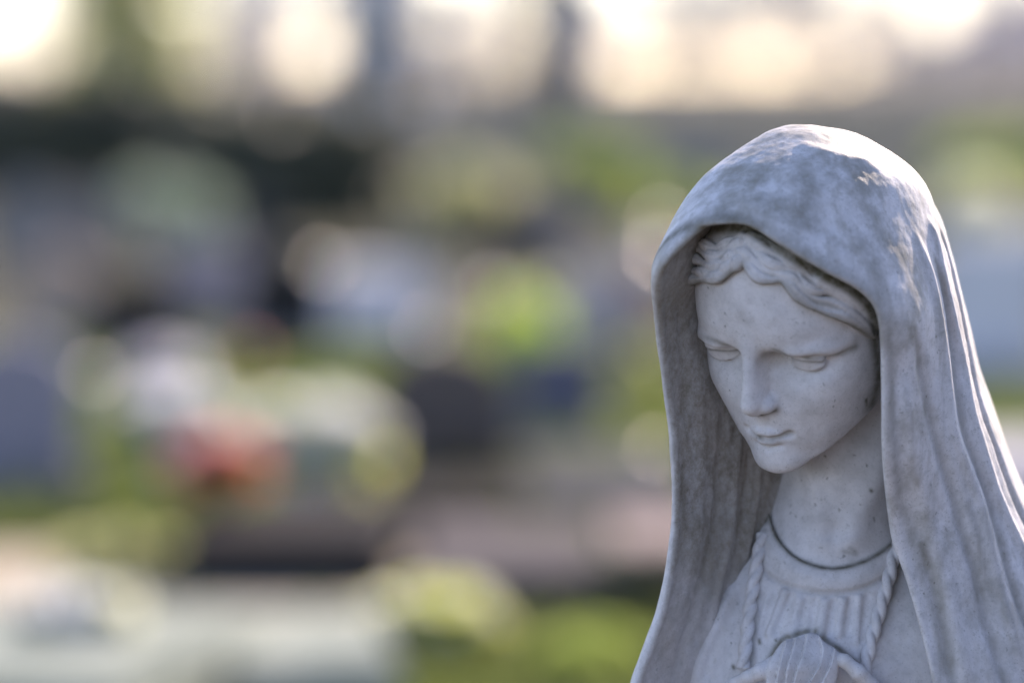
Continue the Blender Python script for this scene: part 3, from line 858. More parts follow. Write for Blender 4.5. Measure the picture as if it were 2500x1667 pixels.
gown = spart('gown', clip_z(sdf_gown, -9.6, 9), (1.2, -3.5, -9.7), (14.2, 8, -1), 0.042, gown_st, None, 0.15)
spart('sash_knot', clip_z(sdf_sash, -9.6, 9), (4.5, -3, -9.7), (10.5, 2, -6.5), 0.028, None, None, 0.15, None, 4.0)
# the parts of the figure below the picture
spart('hem', clip_z(sdf_veil, ZB, -9.55), (-2, -7, ZB-0.5), (19, 10, -9.3), 0.17, None, veil_lining, 0.5, veil)
spart('skirt', clip_z(sdf_gown, ZB, -9.55), (-1, -5, ZB-0.5), (17, 9, -9.3), 0.17, None, None, 0.4, gown)

def cord_mesh(img, r0, half_turn, hand):
    path = catmull(gtrace(img, 3), 6)
    d = np.gradient(path, axis=0); d /= np.linalg.norm(d, axis=1)[:, None]
    view = np.array([0.15, -1.0, 0.1]); view /= np.linalg.norm(view)
    n1 = np.cross(d, view); n1 /= np.linalg.norm(n1, axis=1)[:, None]
    n2 = np.cross(n1, d)
    s = np.concatenate([[0], np.cumsum(np.linalg.norm(np.diff(path, axis=0), axis=1))])
    K = 28
    th = np.linspace(0, 2*math.pi, K, endpoint=False)
    ph = hand*math.pi*s/half_turn
    rr = r0*(0.62+0.52*np.abs(np.cos(th[None]+ph[:, None]))**0.8)
    endt = np.minimum(1, np.minimum(s, s[-1]-s)/(r0*0.6)+0.05)[:, None]
    C = path+view*r0*0.70
    V = C[:, None]+n1[:, None]*(rr*np.cos(th)*endt)[..., None]+n2[:, None]*(rr*np.sin(th)*endt)[..., None]
    n = len(path)
    i = np.arange(n-1)[:, None]*K; j = np.arange(K)[None]; j2 = (j+1) % K
    q = np.stack([i+j, i+j2, i+K+j2, i+K+j], -1).reshape(-1, 4)
    return V.reshape(-1, 3), q
for img, hand in zip(CORDS, (1, -1)):
    v, q = cord_mesh(img, 0.155, 0.50, hand)
    me = raw_mesh('cord', (v-FOOT)*U, q)
    for a in ('stain_shade', 'lining'): set_attr(me, a, np.zeros(len(v)))
    set_attr(me, 'weather', np.full(len(v), 0.15))
    link('cord', me, MARBLE, statue)
# square base slab with chamfered edge
bz = FOOT[2]*U+ORG[2]
vs, fs = rounded_box(0.56, 0.36, bz+0.02, 0.015)
me = poly_mesh('base', [(x, y, z-bz-0.005) for x, y, z in vs], fs)
for a, val in (('stain_shade', 0), ('lining', 0), ('weather', 0.5)): set_attr(me, a, np.full(len(me.vertices), val))
link('base', me, MARBLE, statue)
# ---------------------------------------------------------------- the cemetery behind
rng = np.random.default_rng(7)
CW = np.array([0, -DIST*CA*U, CAM_Z])
def gp(px, py, z=0.0):
    """where the line of sight through (px, py) meets the level z (metres)"""
    d = cam_ray(px, py)
    return CW+d*((z-CW[2])/d[2])
def mpp(p):
    return (p[1]-CW[1])*(36/135/2500)
def stone_mat(name, c1, c2, scale=40, rough=0.5, speck=0.0, bump=0.2):
    m, n, l, p = new_mat(name)
    tc = n.new('ShaderNodeTexCoord'); v = tc.outputs['Object']
    a = noise(n, l, v, scale, 6, 0.7); b = noise(n, l, v, 4, 4, 0.6)
    col = mixc(n, l, ramp(n, l, a, 0.35, 0.65), c1, c2)
    col = mixc(n, l, mul(n, l, ramp(n, l, b, 0.45, 0.7), 0.4), col, tuple(0.55*k for k in c1))
    if speck:
        vo = n.new('ShaderNodeTexVoronoi'); vo.inputs['Scale'].default_value = 260; l.new(v, vo.inputs['Vector'])
        col = mixc(n, l, mul(n, l, ramp(n, l, vo.outputs['Distance'], 0.35, 0.15), speck), col, (0.05, 0.05, 0.05))
    l.new(col, p.inputs['Base Color']); p.inputs['Roughness'].default_value = max(rough, 0.8); p.inputs['Specular IOR Level'].default_value = 0.03
    bm = n.new('ShaderNodeBump'); bm.inputs['Strength'].default_value = bump; bm.inputs['Distance'].default_value = 0.003
    l.new(a, bm.inputs['Height']); l.new(bm.outputs['Normal'], p.inputs['Normal'])
    return m
def leaf_mat(name, c1, c2, trans=0.5):
    m, n, l, p = new_mat(name)
    oi = n.new('ShaderNodeNewGeometry')
    f = oi.outputs['Random Per Island']
    col = mixc(n, l, f, c1, c2)
    l.new(col, p.inputs['Base Color']); p.inputs['Roughness'].default_value = 0.55
    t = n.new('ShaderNodeBsdfTranslucent'); l.new(col, t.inputs['Color'])
    mx = n.new('ShaderNodeMixShader'); mx.inputs[0].default_value = trans
    out = n['Material Output']
    l.new(p.outputs[0], mx.inputs[1]); l.new(t.outputs[0], mx.inputs[2]); l.new(mx.outputs[0], out.inputs['Surface'])
    return m
def plain_mat(name, c, rough=0.5, metal=0.0):
    m, n, l, p = new_mat(name)
    tc = n.new('ShaderNodeTexCoord')
    a = noise(n, l, tc.outputs['Object'], 60, 4, 0.6)
    l.new(mixc(n, l, ramp(n, l, a, 0.3, 0.7), c, tuple(k*0.8 for k in c)), p.inputs['Base Color'])
    p.inputs['Roughness'].default_value = rough; p.inputs['Metallic'].default_value = metal
    return m
M = dict(
 white=stone_mat('white_marble', (0.39, 0.42, 0.37), (0.20, 0.24, 0.20), 4, 0.6),
 chalk=stone_mat('chalk_white_stone', (0.80, 0.77, 0.80), (0.70, 0.68, 0.70), 20, 0.6),
 grey=stone_mat('grey_granite', (0.26, 0.26, 0.27), (0.17, 0.17, 0.18), 90, 0.5, 0.4),
 blue=stone_mat('blue_granite', (0.33, 0.31, 0.36), (0.25, 0.24, 0.28), 90, 0.5, 0.3),
 slate=stone_mat('dark_slate', (0.075, 0.078, 0.09), (0.05, 0.052, 0.06), 70, 0.6),
 navy=stone_mat('blue_black_granite', (0.20, 0.20, 0.26), (0.15, 0.15, 0.20), 70, 0.6),
 black=stone_mat('black_granite', (0.042, 0.039, 0.039), (0.03, 0.028, 0.028), 90, 0.45, 0.2),
 brown=stone_mat('brown_granite', (0.15, 0.125, 0.115), (0.11, 0.092, 0.086), 90, 0.5, 0.3),
 taupe=stone_mat('taupe_sandstone', (0.50, 0.38, 0.31), (0.38, 0.29, 0.24), 30, 0.75),
 lav=stone_mat('pale_granite', (0.44, 0.43, 0.47), (0.34, 0.34, 0.38), 80, 0.5, 0.2),
 pink=stone_mat('pink_granite', (0.36, 0.285, 0.27), (0.28, 0.23, 0.22), 80, 0.55, 0.2),
 mauve=stone_mat('mauve_stone', (0.135, 0.12, 0.12), (0.10, 0.09, 0.092), 50, 0.6),
 concrete=stone_mat('concrete', (0.34, 0.33, 0.31), (0.25, 0.24, 0.23), 30, 0.8),
 plaster=stone_mat('plaster', (0.78, 0.70, 0.70), (0.70, 0.63, 0.64), 3, 0.8),
 plaster_blue=stone_mat('grey_plaster', (0.75, 0.72, 0.80), (0.68, 0.66, 0.74), 3, 0.8),
 roof=stone_mat('roof_tile', (0.20, 0.12, 0.10), (0.14, 0.09, 0.08), 8, 0.8),
 glass=plain_mat('window_glass', (0.05, 0.06, 0.07), 0.1),
 steel=plain_mat('polished_metal', (0.80, 0.76, 0.68), 0.30, 1.0),
 iron=plain_mat('black_iron', (0.03, 0.03, 0.03), 0.5, 0.6),
 redglass=plain_mat('red_candle_glass', (0.42, 0.03, 0.025), 0.25),
 terracotta=plain_mat('terracotta', (0.36, 0.17, 0.10), 0.8),
 vase=plain_mat('pale_vase', (0.62, 0.62, 0.62), 0.4),
 bark=stone_mat('bark', (0.10, 0.08, 0.06), (0.06, 0.05, 0.04), 25, 0.9),
 l_dark=leaf_mat('dark_evergreen_leaf', (0.11, 0.115, 0.085), (0.17, 0.175, 0.12), 0.25),
 l_sea=leaf_mat('grey_green_leaf', (0.34, 0.44, 0.34), (0.46, 0.54, 0.44), 0.55),
 l_green=leaf_mat('green_leaf', (0.28, 0.38, 0.08), (0.42, 0.50, 0.14), 0.62),
 l_yel=leaf_mat('yellow_green_leaf', (0.60, 0.65, 0.14), (0.76, 0.78, 0.26), 0.75),
 l_lime=leaf_mat('lime_green_leaf', (0.46, 0.62, 0.10), (0.62, 0.76, 0.18), 0.75),
 l_olive=leaf_mat('olive_leaf', (0.48, 0.50, 0.25), (0.62, 0.62, 0.38), 0.65),
 l_brown=leaf_mat('dry_leaf', (0.13, 0.10, 0.05), (0.20, 0.15, 0.07), 0.4),
 p_red=leaf_mat('red_petal', (0.66, 0.06, 0.05), (0.75, 0.16, 0.12), 0.55),
 p_pink=leaf_mat('pink_petal', (0.88, 0.44, 0.40), (0.90, 0.56, 0.52), 0.6),
 p_white=leaf_mat('white_petal', (0.88, 0.87, 0.85), (0.82, 0.84, 0.84), 0.55),
 p_cream=leaf_mat('cream_petal', (0.84, 0.84, 0.62), (0.80, 0.82, 0.68), 0.55),
 p_lilac=leaf_mat('lilac_petal', (0.74, 0.72, 0.82), (0.78, 0.76, 0.84), 0.55),
)
def prism(out, t):
    """extrude an outline in x/z to thickness t along y, centred"""
    n = len(out)
    vs = [(x, -t/2, z) for x, z in out]+[(x, t/2, z) for x, z in out]
    fs = [tuple(range(n)), tuple(range(2*n-1, n-1, -1))]
    fs += [(i, i+n, (i+1) % n+n, (i+1) % n) for i in range(n)]
    return vs, fs
def part(name, vf, mat, parent, loc=(0, 0, 0), bevel=0.0, smooth=False):
    me = poly_mesh(name, vf[0], vf[1], smooth)
    o = link(name, me, mat, parent); o.location = loc
    if bevel:
        b = o.modifiers.new('bevel', 'BEVEL'); b.width = bevel; b.segments = 2; b.limit_method = 'ANGLE'
    return o
def bx(lx, ly, lz):
    return rounded_box(lx, ly, lz, min(lx, ly, lz)*0.08)
def lathe(prof, n=20):
    vs = []; fs = []
    for r, z in prof:
        vs += [(r*math.cos(2*math.pi*i/n), r*math.sin(2*math.pi*i/n), z) for i in range(n)]
    for k in range(len(prof)-1):
        for i in range(n):
            fs.append((k*n+i, k*n+(i+1) % n, (k+1)*n+(i+1) % n, (k+1)*n+i))
    fs.append(tuple(range(n-1, -1, -1))); fs.append(tuple((len(prof)-1)*n+i for i in range(n)))
    return vs, fs
def leaf_cloud(n, centres, radii, size, seed, up=0.0, aspect=0.55):
    """n diamond leaves scattered through ellipsoidal clumps"""
    r = np.random.default_rng(seed)
    centres = np.asarray(centres, float); radii = np.asarray(radii, float)
    w = radii.prod(1)**(2/3); k = r.choice(len(centres), n, p=w/w.sum())
    d = r.normal(size=(n, 3)); d /= np.linalg.norm(d, axis=1)[:, None]
    c = centres[k]+d*radii[k]*(r.random(n)**0.45)[:, None]
    a = r.normal(size=(n, 3)); a[:, 2] += up; a /= np.linalg.norm(a, axis=1)[:, None]
    b = np.cross(a, r.normal(size=(n, 3))); b /= np.linalg.norm(b, axis=1)[:, None]
    s = size*(0.6+0.8*r.random(n))[:, None]
    V = np.stack([c-a*s, c+b*s*aspect, c+a*s, c-b*s*aspect], 1).reshape(-1, 3)
    return V, np.arange(4*n).reshape(-1, 4)
def stem_vf(pts, rs, k=7):
    vs = []; fs = []
    for (x, y, z), r in zip(pts, rs):
        vs += [(x+r*math.cos(2*math.pi*i/k), y+r*math.sin(2*math.pi*i/k), z) for i in range(k)]
    for j in range(len(pts)-1):
        for i in range(k):
            fs.append((j*k+i, j*k+(i+1) % k, (j+1)*k+(i+1) % k, (j+1)*k+i))
    return vs, fs

# --- the ground
def ground_mat():
    m, n, l, p = new_mat('cemetery_turf')
    tc = n.new('ShaderNodeTexCoord'); v = tc.outputs['Object']
    a = noise(n, l, v, 0.5, 5, 0.6); b = noise(n, l, v, 9, 6, 0.7); c = noise(n, l, v, 90, 4, 0.7)
    col = mixc(n, l, ramp(n, l, a, 0.4, 0.6), (0.080, 0.085, 0.050), (0.105, 0.098, 0.075))
    col = mixc(n, l, ramp(n, l, b, 0.45, 0.62), col, (0.068, 0.075, 0.042))
    col = mixc(n, l, mul(n, l, ramp(n, l, c, 0.4, 0.7), 0.5), col, (0.12, 0.11, 0.085))
    l.new(col, p.inputs['Base Color']); p.inputs['Roughness'].default_value = 0.95; p.inputs['Specular IOR Level'].default_value = 0.05
    bm = n.new('ShaderNodeBump'); bm.inputs['Strength'].default_value = 0.6; bm.inputs['Distance'].default_value = 0.03
    l.new(c, bm.inputs['Height']); l.new(bm.outputs['Normal'], p.inputs['Normal'])
    return m
g = link('ground', raw_mesh('ground', np.array([(-3000, -500, 0), (3000, -500, 0), (3000, 4000, 0), (-3000, 4000, 0)], float), np.array([[0, 1, 2, 3]]), False), ground_mat())
tag(g, kind='structure')
def gravel_mat():
    m, n, l, p = new_mat('gravel')
    tc = n.new('ShaderNodeTexCoord'); v = tc.outputs['Object']
    vo = n.new('ShaderNodeTexVoronoi'); vo.inputs['Scale'].default_value = 45; l.new(v, vo.inputs['Vector'])
    sp = n.new('ShaderNodeSeparateColor'); l.new(vo.outputs['Color'], sp.inputs['Color'])
    col = mixc(n, l, sp.outputs[0], (0.56, 0.48, 0.36), (0.38, 0.33, 0.26))
    l.new(col, p.inputs['Base Color']); p.inputs['Roughness'].default_value = 0.95; p.inputs['Specular IOR Level'].default_value = 0.1
    bm = n.new('ShaderNodeBump'); bm.inputs['Distance'].default_value = 0.012
    l.new(vo.outputs['Distance'], bm.inputs['Height']); l.new(bm.outputs['Normal'], p.inputs['Normal'])
    return m
GR = gravel_mat()
def strip(name, pts, z, mat):
    o = link(name, poly_mesh(name, [(x, y, z) for x, y in pts], [tuple(range(len(pts)))]), mat)
    return tag(o, kind='structure')
strip('path', [(-12, 5.9), (-1.2, 5.95), (0.75, 6.4), (12, 9.5), (12, 10.6), (1.2, 7.75), (-0.7, 7.35), (-12, 7.3)], 0.004, GR)
strip('path', [(-30, 13.2), (30, 15.0), (30, 16.4), (-30, 14.5)], 0.004, GR)

def bounce_gravel():
    m, n, l, p = new_mat('bounce_gravel')
    tc = n.new('ShaderNodeTexCoord'); v = tc.outputs['Object']
    vo = n.new('ShaderNodeTexVoronoi'); vo.inputs['Scale'].default_value = 60; l.new(v, vo.inputs['Vector'])
    sp = n.new('ShaderNodeSeparateColor'); l.new(vo.outputs['Color'], sp.inputs['Color'])
    l.new(mixc(n, l, sp.outputs[0], (0.12, 0.11, 0.10), (0.08, 0.075, 0.07)), p.inputs['Base Color'])
    p.inputs['Roughness'].default_value = 0.9
    bm = n.new('ShaderNodeBump'); bm.inputs['Distance'].default_value = 0.01
    l.new(vo.outputs['Distance'], bm.inputs['Height']); l.new(bm.outputs['Normal'], p.inputs['Normal'])
    return m
strip('bounce_ground', [(-4.5, -9), (5.5, -9), (5.5, 2.6), (-4.5, 2.6)], 0.004, bounce_gravel())  # added out of view; its tone sets the light bounced onto the statue
# --- upright headstones
def outline(style, w, h):
    x = w/2
    if style == 'round':
        k = [(x*math.cos(a), h-x*0.75+x*0.75*math.sin(a)) for a in np.linspace(0, math.pi, 13)]
        return [(-x, 0), (x, 0)]+k
    if style == 'gable':
        return [(-x, 0), (x, 0), (x, h*0.78), (0, h), (-x, h*0.78)]
    if style == 'shoulder':
        k = [(x*0.62*math.cos(a), h-x*0.5+x*0.5*math.sin(a)) for a in np.linspace(0, math.pi, 9)]
        return [(-x, 0), (x, 0), (x, h*0.72), (x*0.62, h*0.72)]+k+[(-x*0.62, h*0.72), (-x, h*0.72)]
    if style == 'cross':
        t = w*0.16
        return [(-t, 0), (t, 0), (t, h*0.58), (x, h*0.58), (x, h*0.58+2*t), (t, h*0.58+2*t), (t, h), (-t, h), (-t, h*0.58+2*t), (-x, h*0.58+2*t), (-x, h*0.58), (-t, h*0.58)]
    if style == 'slant':
        return [(-x, 0), (x, 0), (x*0.96, h*0.9), (x*0.55, h), (-x*0.96, h*0.86)]
    return [(-x, 0), (x, 0), (x, h), (-x, h)]
def headstone(px, py, wpx, hpx, style, mat, label, rz=0.0, base='concrete', plaque=None, t=0.12):
    p = gp(px, py); s = mpp(p); w, h = wpx*s, hpx*s
    o = tag(empty('headstone', (p[0], p[1]+0.1, 0), rz), label, 'headstone', 'upright headstones in the cemetery')
    b = min(0.12, h*0.25)
    part('footing', bx(w*1.18, t*2.4, b), M[base], o, (0, 0, -0.005))
    tb = part('tablet', prism(outline(style, w, h-b), t), M[mat], o, (0, 0, b-0.006), 0.008)
    if plaque:
        part('plaque', bx(w*0.5, 0.012, (h-b)*0.3), M[plaque], tb, (0, -t/2-0.003, (h-b)*0.35))
    return o
STONES = [
 (1085, 1205, 345, 370, 'round', 'brown', 'dark blurred round-topped headstone in the middle of the picture', 0.03, 'brown', None),
 (1372, 1095, 215, 262, 'square', 'navy', 'blue-black square headstone just left of the statue', -0.05, 'concrete', 'slate'),
 (40, 1240, 290, 420, 'round', 'blue', 'blue-grey headstone cut by the left edge of the picture', 0.1, 'grey', None),
 (490, 830, 200, 240, 'square', 'blue', 'lavender-grey headstone below the pale sea-green bush at left', 0.0, 'grey', 'grey'),
 (130, 860, 190, 260, 'gable', 'taupe', 'taupe pointed headstone near the left edge above the blue-grey one', 0.05, 'concrete', None),
 (330, 900, 230, 210, 'square', 'black', 'low near-black headstone between the taupe and lavender ones', 0.0, 'black', None),
 (695, 900, 220, 300, 'shoulder', 'black', 'narrow black headstone left of the pale stone cross', 0.0, 'grey', None),
 (925, 850, 250, 200, 'slant', 'chalk', 'pale whitish headstone beside the bright yellow-green plant', 0.1, 'lav', None),
 (1462, 830, 180, 170, 'square', 'lav', 'pale lavender headstone right of the bright yellow-green plant', -0.05, 'lav', None),
 (1560, 880, 120, 170, 'round', 'pink', 'small dusky pink headstone touching the veil on its left', 0.0, 'concrete', None),
 (2425, 960, 300, 380, 'square', 'chalk', 'tall pale lavender headstone at the right edge behind the veil', -0.08, 'lav', None),
 (60, 640, 170, 190, 'round', 'grey', 'grey headstone far back at the left edge', 0.0, 'grey', None),
 (235, 625, 140, 150, 'square', 'grey', 'small grey headstone far back left of the sea-green bush', 0.0, 'grey', None),
 (600, 640, 150, 150, 'square', 'slate', 'dark slate headstone far back below the dark hedge', 0.0, 'grey', None),
 (1010, 660, 130, 90, 'slant', 'grey', 'low grey headstone below the olive bush', 0.0, 'grey', None),
 (1270, 640, 170, 150, 'square', 'slate', 'dark slate headstone between the two green bushes', 0.0, 'slate', None),
 (1375, 600, 120, 120, 'round', 'blue', 'small blue-grey headstone right of the olive bush far back', 0.0, 'grey', None),
 (2440, 680, 300, 130, 'slant', 'chalk', 'pinkish white low headstone at the right edge', 0.0, 'lav', None),
 (2270, 560, 120, 110, 'square', 'grey', 'grey headstone just right of the crown of the veil', 0.0, 'grey', None),
 (820, 560, 120, 110, 'round', 'slate', 'dark small headstone in front of the dark hedge', 0.0, 'grey', None),
 (1700, 520, 150, 120, 'square', 'grey', 'grey headstone far back left above the veil', 0.0, 'grey', None),
]
for a in STONES: headstone(*a)

# --- low graves with kerb and slab
def ledger(x0, x1, y0, y1, h, mat, kerb, label, tilt=0.0, rz=0.0):
    cx, cy = (x0+x1)/2, (y0+y1)/2; lx, ly = x1-x0, y1-y0
    o = tag(empty('grave_slab', (cx, cy, 0), rz), label, 'grave', 'low graves with kerbs')
    t = 0.09
    part('kerb', bx(lx, t, h*0.75), M[kerb], o, (0, -ly/2+t/2, -0.004))
    part('kerb', bx(lx, t, h*0.75), M[kerb], o, (0, ly/2-t/2, -0.004))
    part('kerb', bx(t, ly-2*t-0.004, h*0.75), M[kerb], o, (-lx/2+t/2, 0, -0.004))
    part('kerb', bx(t, ly-2*t-0.004, h*0.75), M[kerb], o, (lx/2-t/2, 0, -0.004))
    sl = part('slab', bx(lx*0.96, ly*0.95, h*0.35), M[mat], o, (0, 0, h*0.75))
    sl.rotation_euler.x = tilt
    return o
def ledger_px(pxl, pxr, py0, py1, h, mat, kerb, label, tilt=0.0, rz=0.0):
    a = gp(pxl, py1, h); b = gp(pxr, py1, h); c = gp((pxl+pxr)/2, py0, h)
    return ledger(a[0], b[0], a[1], c[1], h, mat, kerb, label, tilt, rz)
ledger_px(-420, 470, 1490, 1690, 0.16, 'white', 'white', 'pale sunlit marble grave slab at the bottom left corner', rz=-0.22)
ledger_px(500, 930, 1500, 1640, 0.12, 'white', 'white', 'smaller pale grave slab right of the one in the bottom left corner', rz=0.12)
ledger_px(1000, 1490, 1280, 1400, 0.12, 'mauve', 'brown', 'mauve-grey grave slab left of the pink one at lower centre')
ledger_px(1500, 1900, 1262, 1385, 0.12, 'pink', 'pink', 'pink granite grave slab running behind the veil at left')
ledger_px(430, 960, 1215, 1325, 0.12, 'black', 'black', 'dark grave kerb under the red and white flowers')
ledger_px(1275, 1720, 1105, 1232, 0.08, 'slate', 'slate', 'dull dark grave bed between the blue-black headstone and the veil')
ledger_px(2300, 2700, 1080, 1180, 0.25, 'lav', 'lav', 'pale grave slab at the right edge of the picture')
ledger_px(930, 1260, 1180, 1250, 0.10, 'black', 'black', 'dark grave slab in front of the round-topped headstone')

# --- shrubs, plants and bouquets
def shrub(px, py, wpx, hpx, mat, label, n=900, leaf=None, name='shrub', cat='shrub', seed=0, clumps=7):
    p = gp(px, py); s = mpp(p); w, h = wpx*s, hpx*s
    o = tag(empty(name, (p[0], p[1]+w*0.3, 0), seed*0.7), label, cat, 'shrubs and plants among the graves')
    r = np.random.default_rng(seed+11)
    cs = []; rs = []
    for i in range(clumps):
        a = r.random()*6.283; q = r.random()**0.6*w*0.30
        z = h*(0.28+0.50*r.random())
        k = (0.20+0.12*r.random())
        cs.append((q*math.cos(a), q*math.sin(a), z)); rs.append((w*k, w*k, min(h*0.26, w*k*1.2)))
    V, F = leaf_cloud(n, cs, rs, leaf or max(0.02, w*0.05), seed+3)
    V[:, 2] = np.maximum(V[:, 2], 0.01)
    link('foliage', raw_mesh('foliage', V, F, False), M[mat], o)
    vs = []; fs = []
    for c in cs:
        k = len(vs)
        a, b = stem_vf([(0, 0, -0.02), (c[0]*0.5, c[1]*0.5, c[2]*0.5), c], [w*0.02, w*0.015, w*0.006], 5)
        vs += a; fs += [tuple(i+k for i in f) for f in b]
    part('stem', (vs, fs), M['bark'], o)
    return o
SHRUBS = [
 (1280, 925, 215, 240, 'l_lime', 'bright yellow-green sunlit plant at the centre of the background', 1100),
 (1130, 600, 300, 210, 'l_olive', 'olive green bush above the bright yellow-green plant', 1600),
 (1455, 540, 270, 200, 'l_green', 'green bush to the right of the olive one', 1400),
 (405, 650, 280, 220, 'l_sea', 'pale sea-green rounded bush at upper left', 1500),
 (2390, 490, 400, 170, 'l_green', 'yellow-green bush right of the crown of the veil', 1800),
 (2410, 580, 280, 150, 'p_cream', 'beige flowering bush at the right edge', 900),
 (290, 1440, 420, 150, 'l_olive', 'yellow-green clump of plants behind the pale slab', 1500),
 (340, 1310, 150, 110, 'l_green', 'green clump left of the dark grave kerb', 900),
 (262, 1150, 120, 150, 'l_green', 'green plant beside the blue-grey headstone', 800),
 (870, 1265, 190, 120, 'l_olive', 'olive plant at the right end of the dark kerb', 1000),
 (1130, 1215, 190, 110, 'l_brown', 'brownish plant at the foot of the round-topped headstone', 900),
 (1575, 1555, 360, 230, 'l_dark', 'dark low bush beside the left edge of the veil', 1500),
 (1560, 985, 130, 150, 'l_olive', 'olive green plant behind the left edge of the veil', 900),
 (830, 960, 160, 110, 'l_green', 'green plant right of the black headstone', 900),
 (690, 1010, 200, 70, 'l_green', 'low green plant behind the pale bouquet', 800),
 (2470, 900, 110, 120, 'l_sea', 'grey-green plant by the right edge', 700),
 (1700, 560, 260, 130, 'l_green', 'green bush behind the top left of the veil', 1200),
 (1090, 1600, 300, 120, 'l_olive', 'sunlit yellow-green turf clump right of the pale slab', 1200),
 (1400, 1680, 360, 150, 'l_green', 'green turf clump at the bottom beside the veil', 1500),
]
for i, (px, py, w, h, mt, lb, n) in enumerate(SHRUBS): shrub(px, py, w, h, mt, lb, n, seed=i)

BLOOM = {}
def bloom_mesh(mat):
    if mat not in BLOOM:
        r = np.random.default_rng(5); V = []; F = []
        for ring, (k, tilt, ln) in enumerate(((7, 0.35, 1.0), (6, 0.8, 0.8), (5, 1.2, 0.55))):
            for i in range(k):
                a = 2*math.pi*(i+0.5*ring)/k; ca, sa = math.cos(a), math.sin(a)
                u = np.array([ca*math.cos(tilt), sa*math.cos(tilt), math.sin(tilt)]); w = np.array([-sa, ca, 0])*0.42*ln
                b = len(V)
                V += [np.zeros(3), u*ln*0.6+w, u*ln, u*ln*0.6-w]; F.append((b, b+1, b+2, b+3))
        me = poly_mesh('blossom', V, F); me.materials.append(M[mat]); BLOOM[mat] = me
    return BLOOM[mat]
def bouquet(px, py, wpx, hpx, mats, label, n=16, pot='vase', leafm='l_green', seed=0, z0=0.0):
    p = gp(px, py, z0); s = mpp(p); w, h = wpx*s, hpx*s
    o = tag(empty('bouquet', (p[0], p[1]+0.05, z0)), label, 'flowers', 'flowers set on the graves')
    ph = h*0.36; pr = min(w*0.22, 0.09)
    part('pot', lathe([(pr*0.7, -0.003), (pr, ph*0.75), (pr*1.08, ph), (pr*0.9, ph), (pr*0.85, ph*0.9)]), M[pot], o, smooth=True)
    r = np.random.default_rng(seed+77)
    V, F = leaf_cloud(260, [(0, 0, h*0.55), (w*0.2, 0, h*0.5), (-w*0.2, 0, h*0.5)], [(w*0.3, w*0.3, h*0.22)]*3, w*0.09, seed)
    link('foliage', raw_mesh('foliage', V, F, False), M[leafm], o)
    for i in range(n):
        m = mats[i % len(mats)]
        b = bpy.data.objects.new('blossom', bloom_mesh(m)); COL.objects.link(b); b.parent = o
        a = r.random()*6.283; q = math.sqrt(r.random())*w*0.42
        b.location = (q*math.cos(a), q*math.sin(a)*0.8, h*(0.62+0.32*r.random())-q*0.25)
        b.rotation_euler = (r.normal()*0.6, r.normal()*0.6, r.random()*6)
        b.scale = (w*0.19,)*3
    return o
bouquet(425, 1200, 280, 260, ['p_white'], 'white bouquet left of the red flowers', 40, seed=1, z0=0.05)
bouquet(530, 1320, 230, 260, ['p_pink', 'p_pink', 'p_red'], 'red and pink flowers, the brightest red spot at lower left', 80, 'terracotta', seed=2, z0=0.05)
bouquet(765, 1235, 380, 260, ['p_cream', 'p_white'], 'wide pale cream bouquet right of the red flowers', 60, leafm='l_yel', seed=3, z0=0.05)
bouquet(395, 1050, 240, 190, ['p_lilac', 'p_white'], 'pale lilac bouquet above the white one', 40, seed=4)
bouquet(610, 960, 150, 120, ['l_brown', 'p_pink', 'l_brown'], 'small dusky red flowers above the red and pink ones', 9, 'terracotta', seed=5)
bouquet(925, 800, 240, 150, ['p_white'], 'white flowers laid against the whitish headstone', 30, leafm='l_sea', seed=6)
bouquet(180, 1560, 330, 110, ['p_cream', 'p_white'], 'low greenish white wreath lying on the pale slab', 30, leafm='l_sea', seed=8, z0=0.16)
bouquet(1060, 1610, 360, 150, ['p_cream', 'p_cream', 'l_yel'], 'cream and yellow-green flowers at the right end of the pale slabs', 60, leafm='l_yel', seed=9, z0=0.02)
bouquet(1370, 810, 140, 130, ['p_cream'], 'cream flowers right of the bright yellow-green plant', 16, leafm='l_yel', seed=7)

# --- metal grave lanterns: bright rings beside the veil, and tiny ones added for glints
def lantern(loc, r, label):
    o = tag(empty('grave_lantern', loc), label, 'lantern', 'grave lanterns beside the statue and tiny ones added for glints')
    part('body', lathe([(r*0.9, 0), (r, r*0.25), (r*0.62, r*0.4), (r*0.62, r*1.7), (r, r*1.8), (r, r*1.9)]), M['iron'], o)
    part('candle_glass', lathe([(r*0.70, r*0.42), (r*0.72, r*1.0), (r*0.70, r*1.68)]), M['redglass'], o, smooth=True)
    part('lid', lathe([(r*math.cos(a), r*1.9+r*math.sin(a)) for a in np.linspace(0, 1.5, 12)], 32), M['steel'], o, smooth=True)
    part('knob', lathe([(r*0.08, r*2.88), (r*0.16, r*3.0), (r*0.16, r*3.1), (r*0.05, r*3.2)], 12), M['steel'], o, smooth=True)
    return o
def on_sight(px, py, depth):
    d = cam_ray(px, py)
    return CW+d*((depth-CW[1])/d[1])
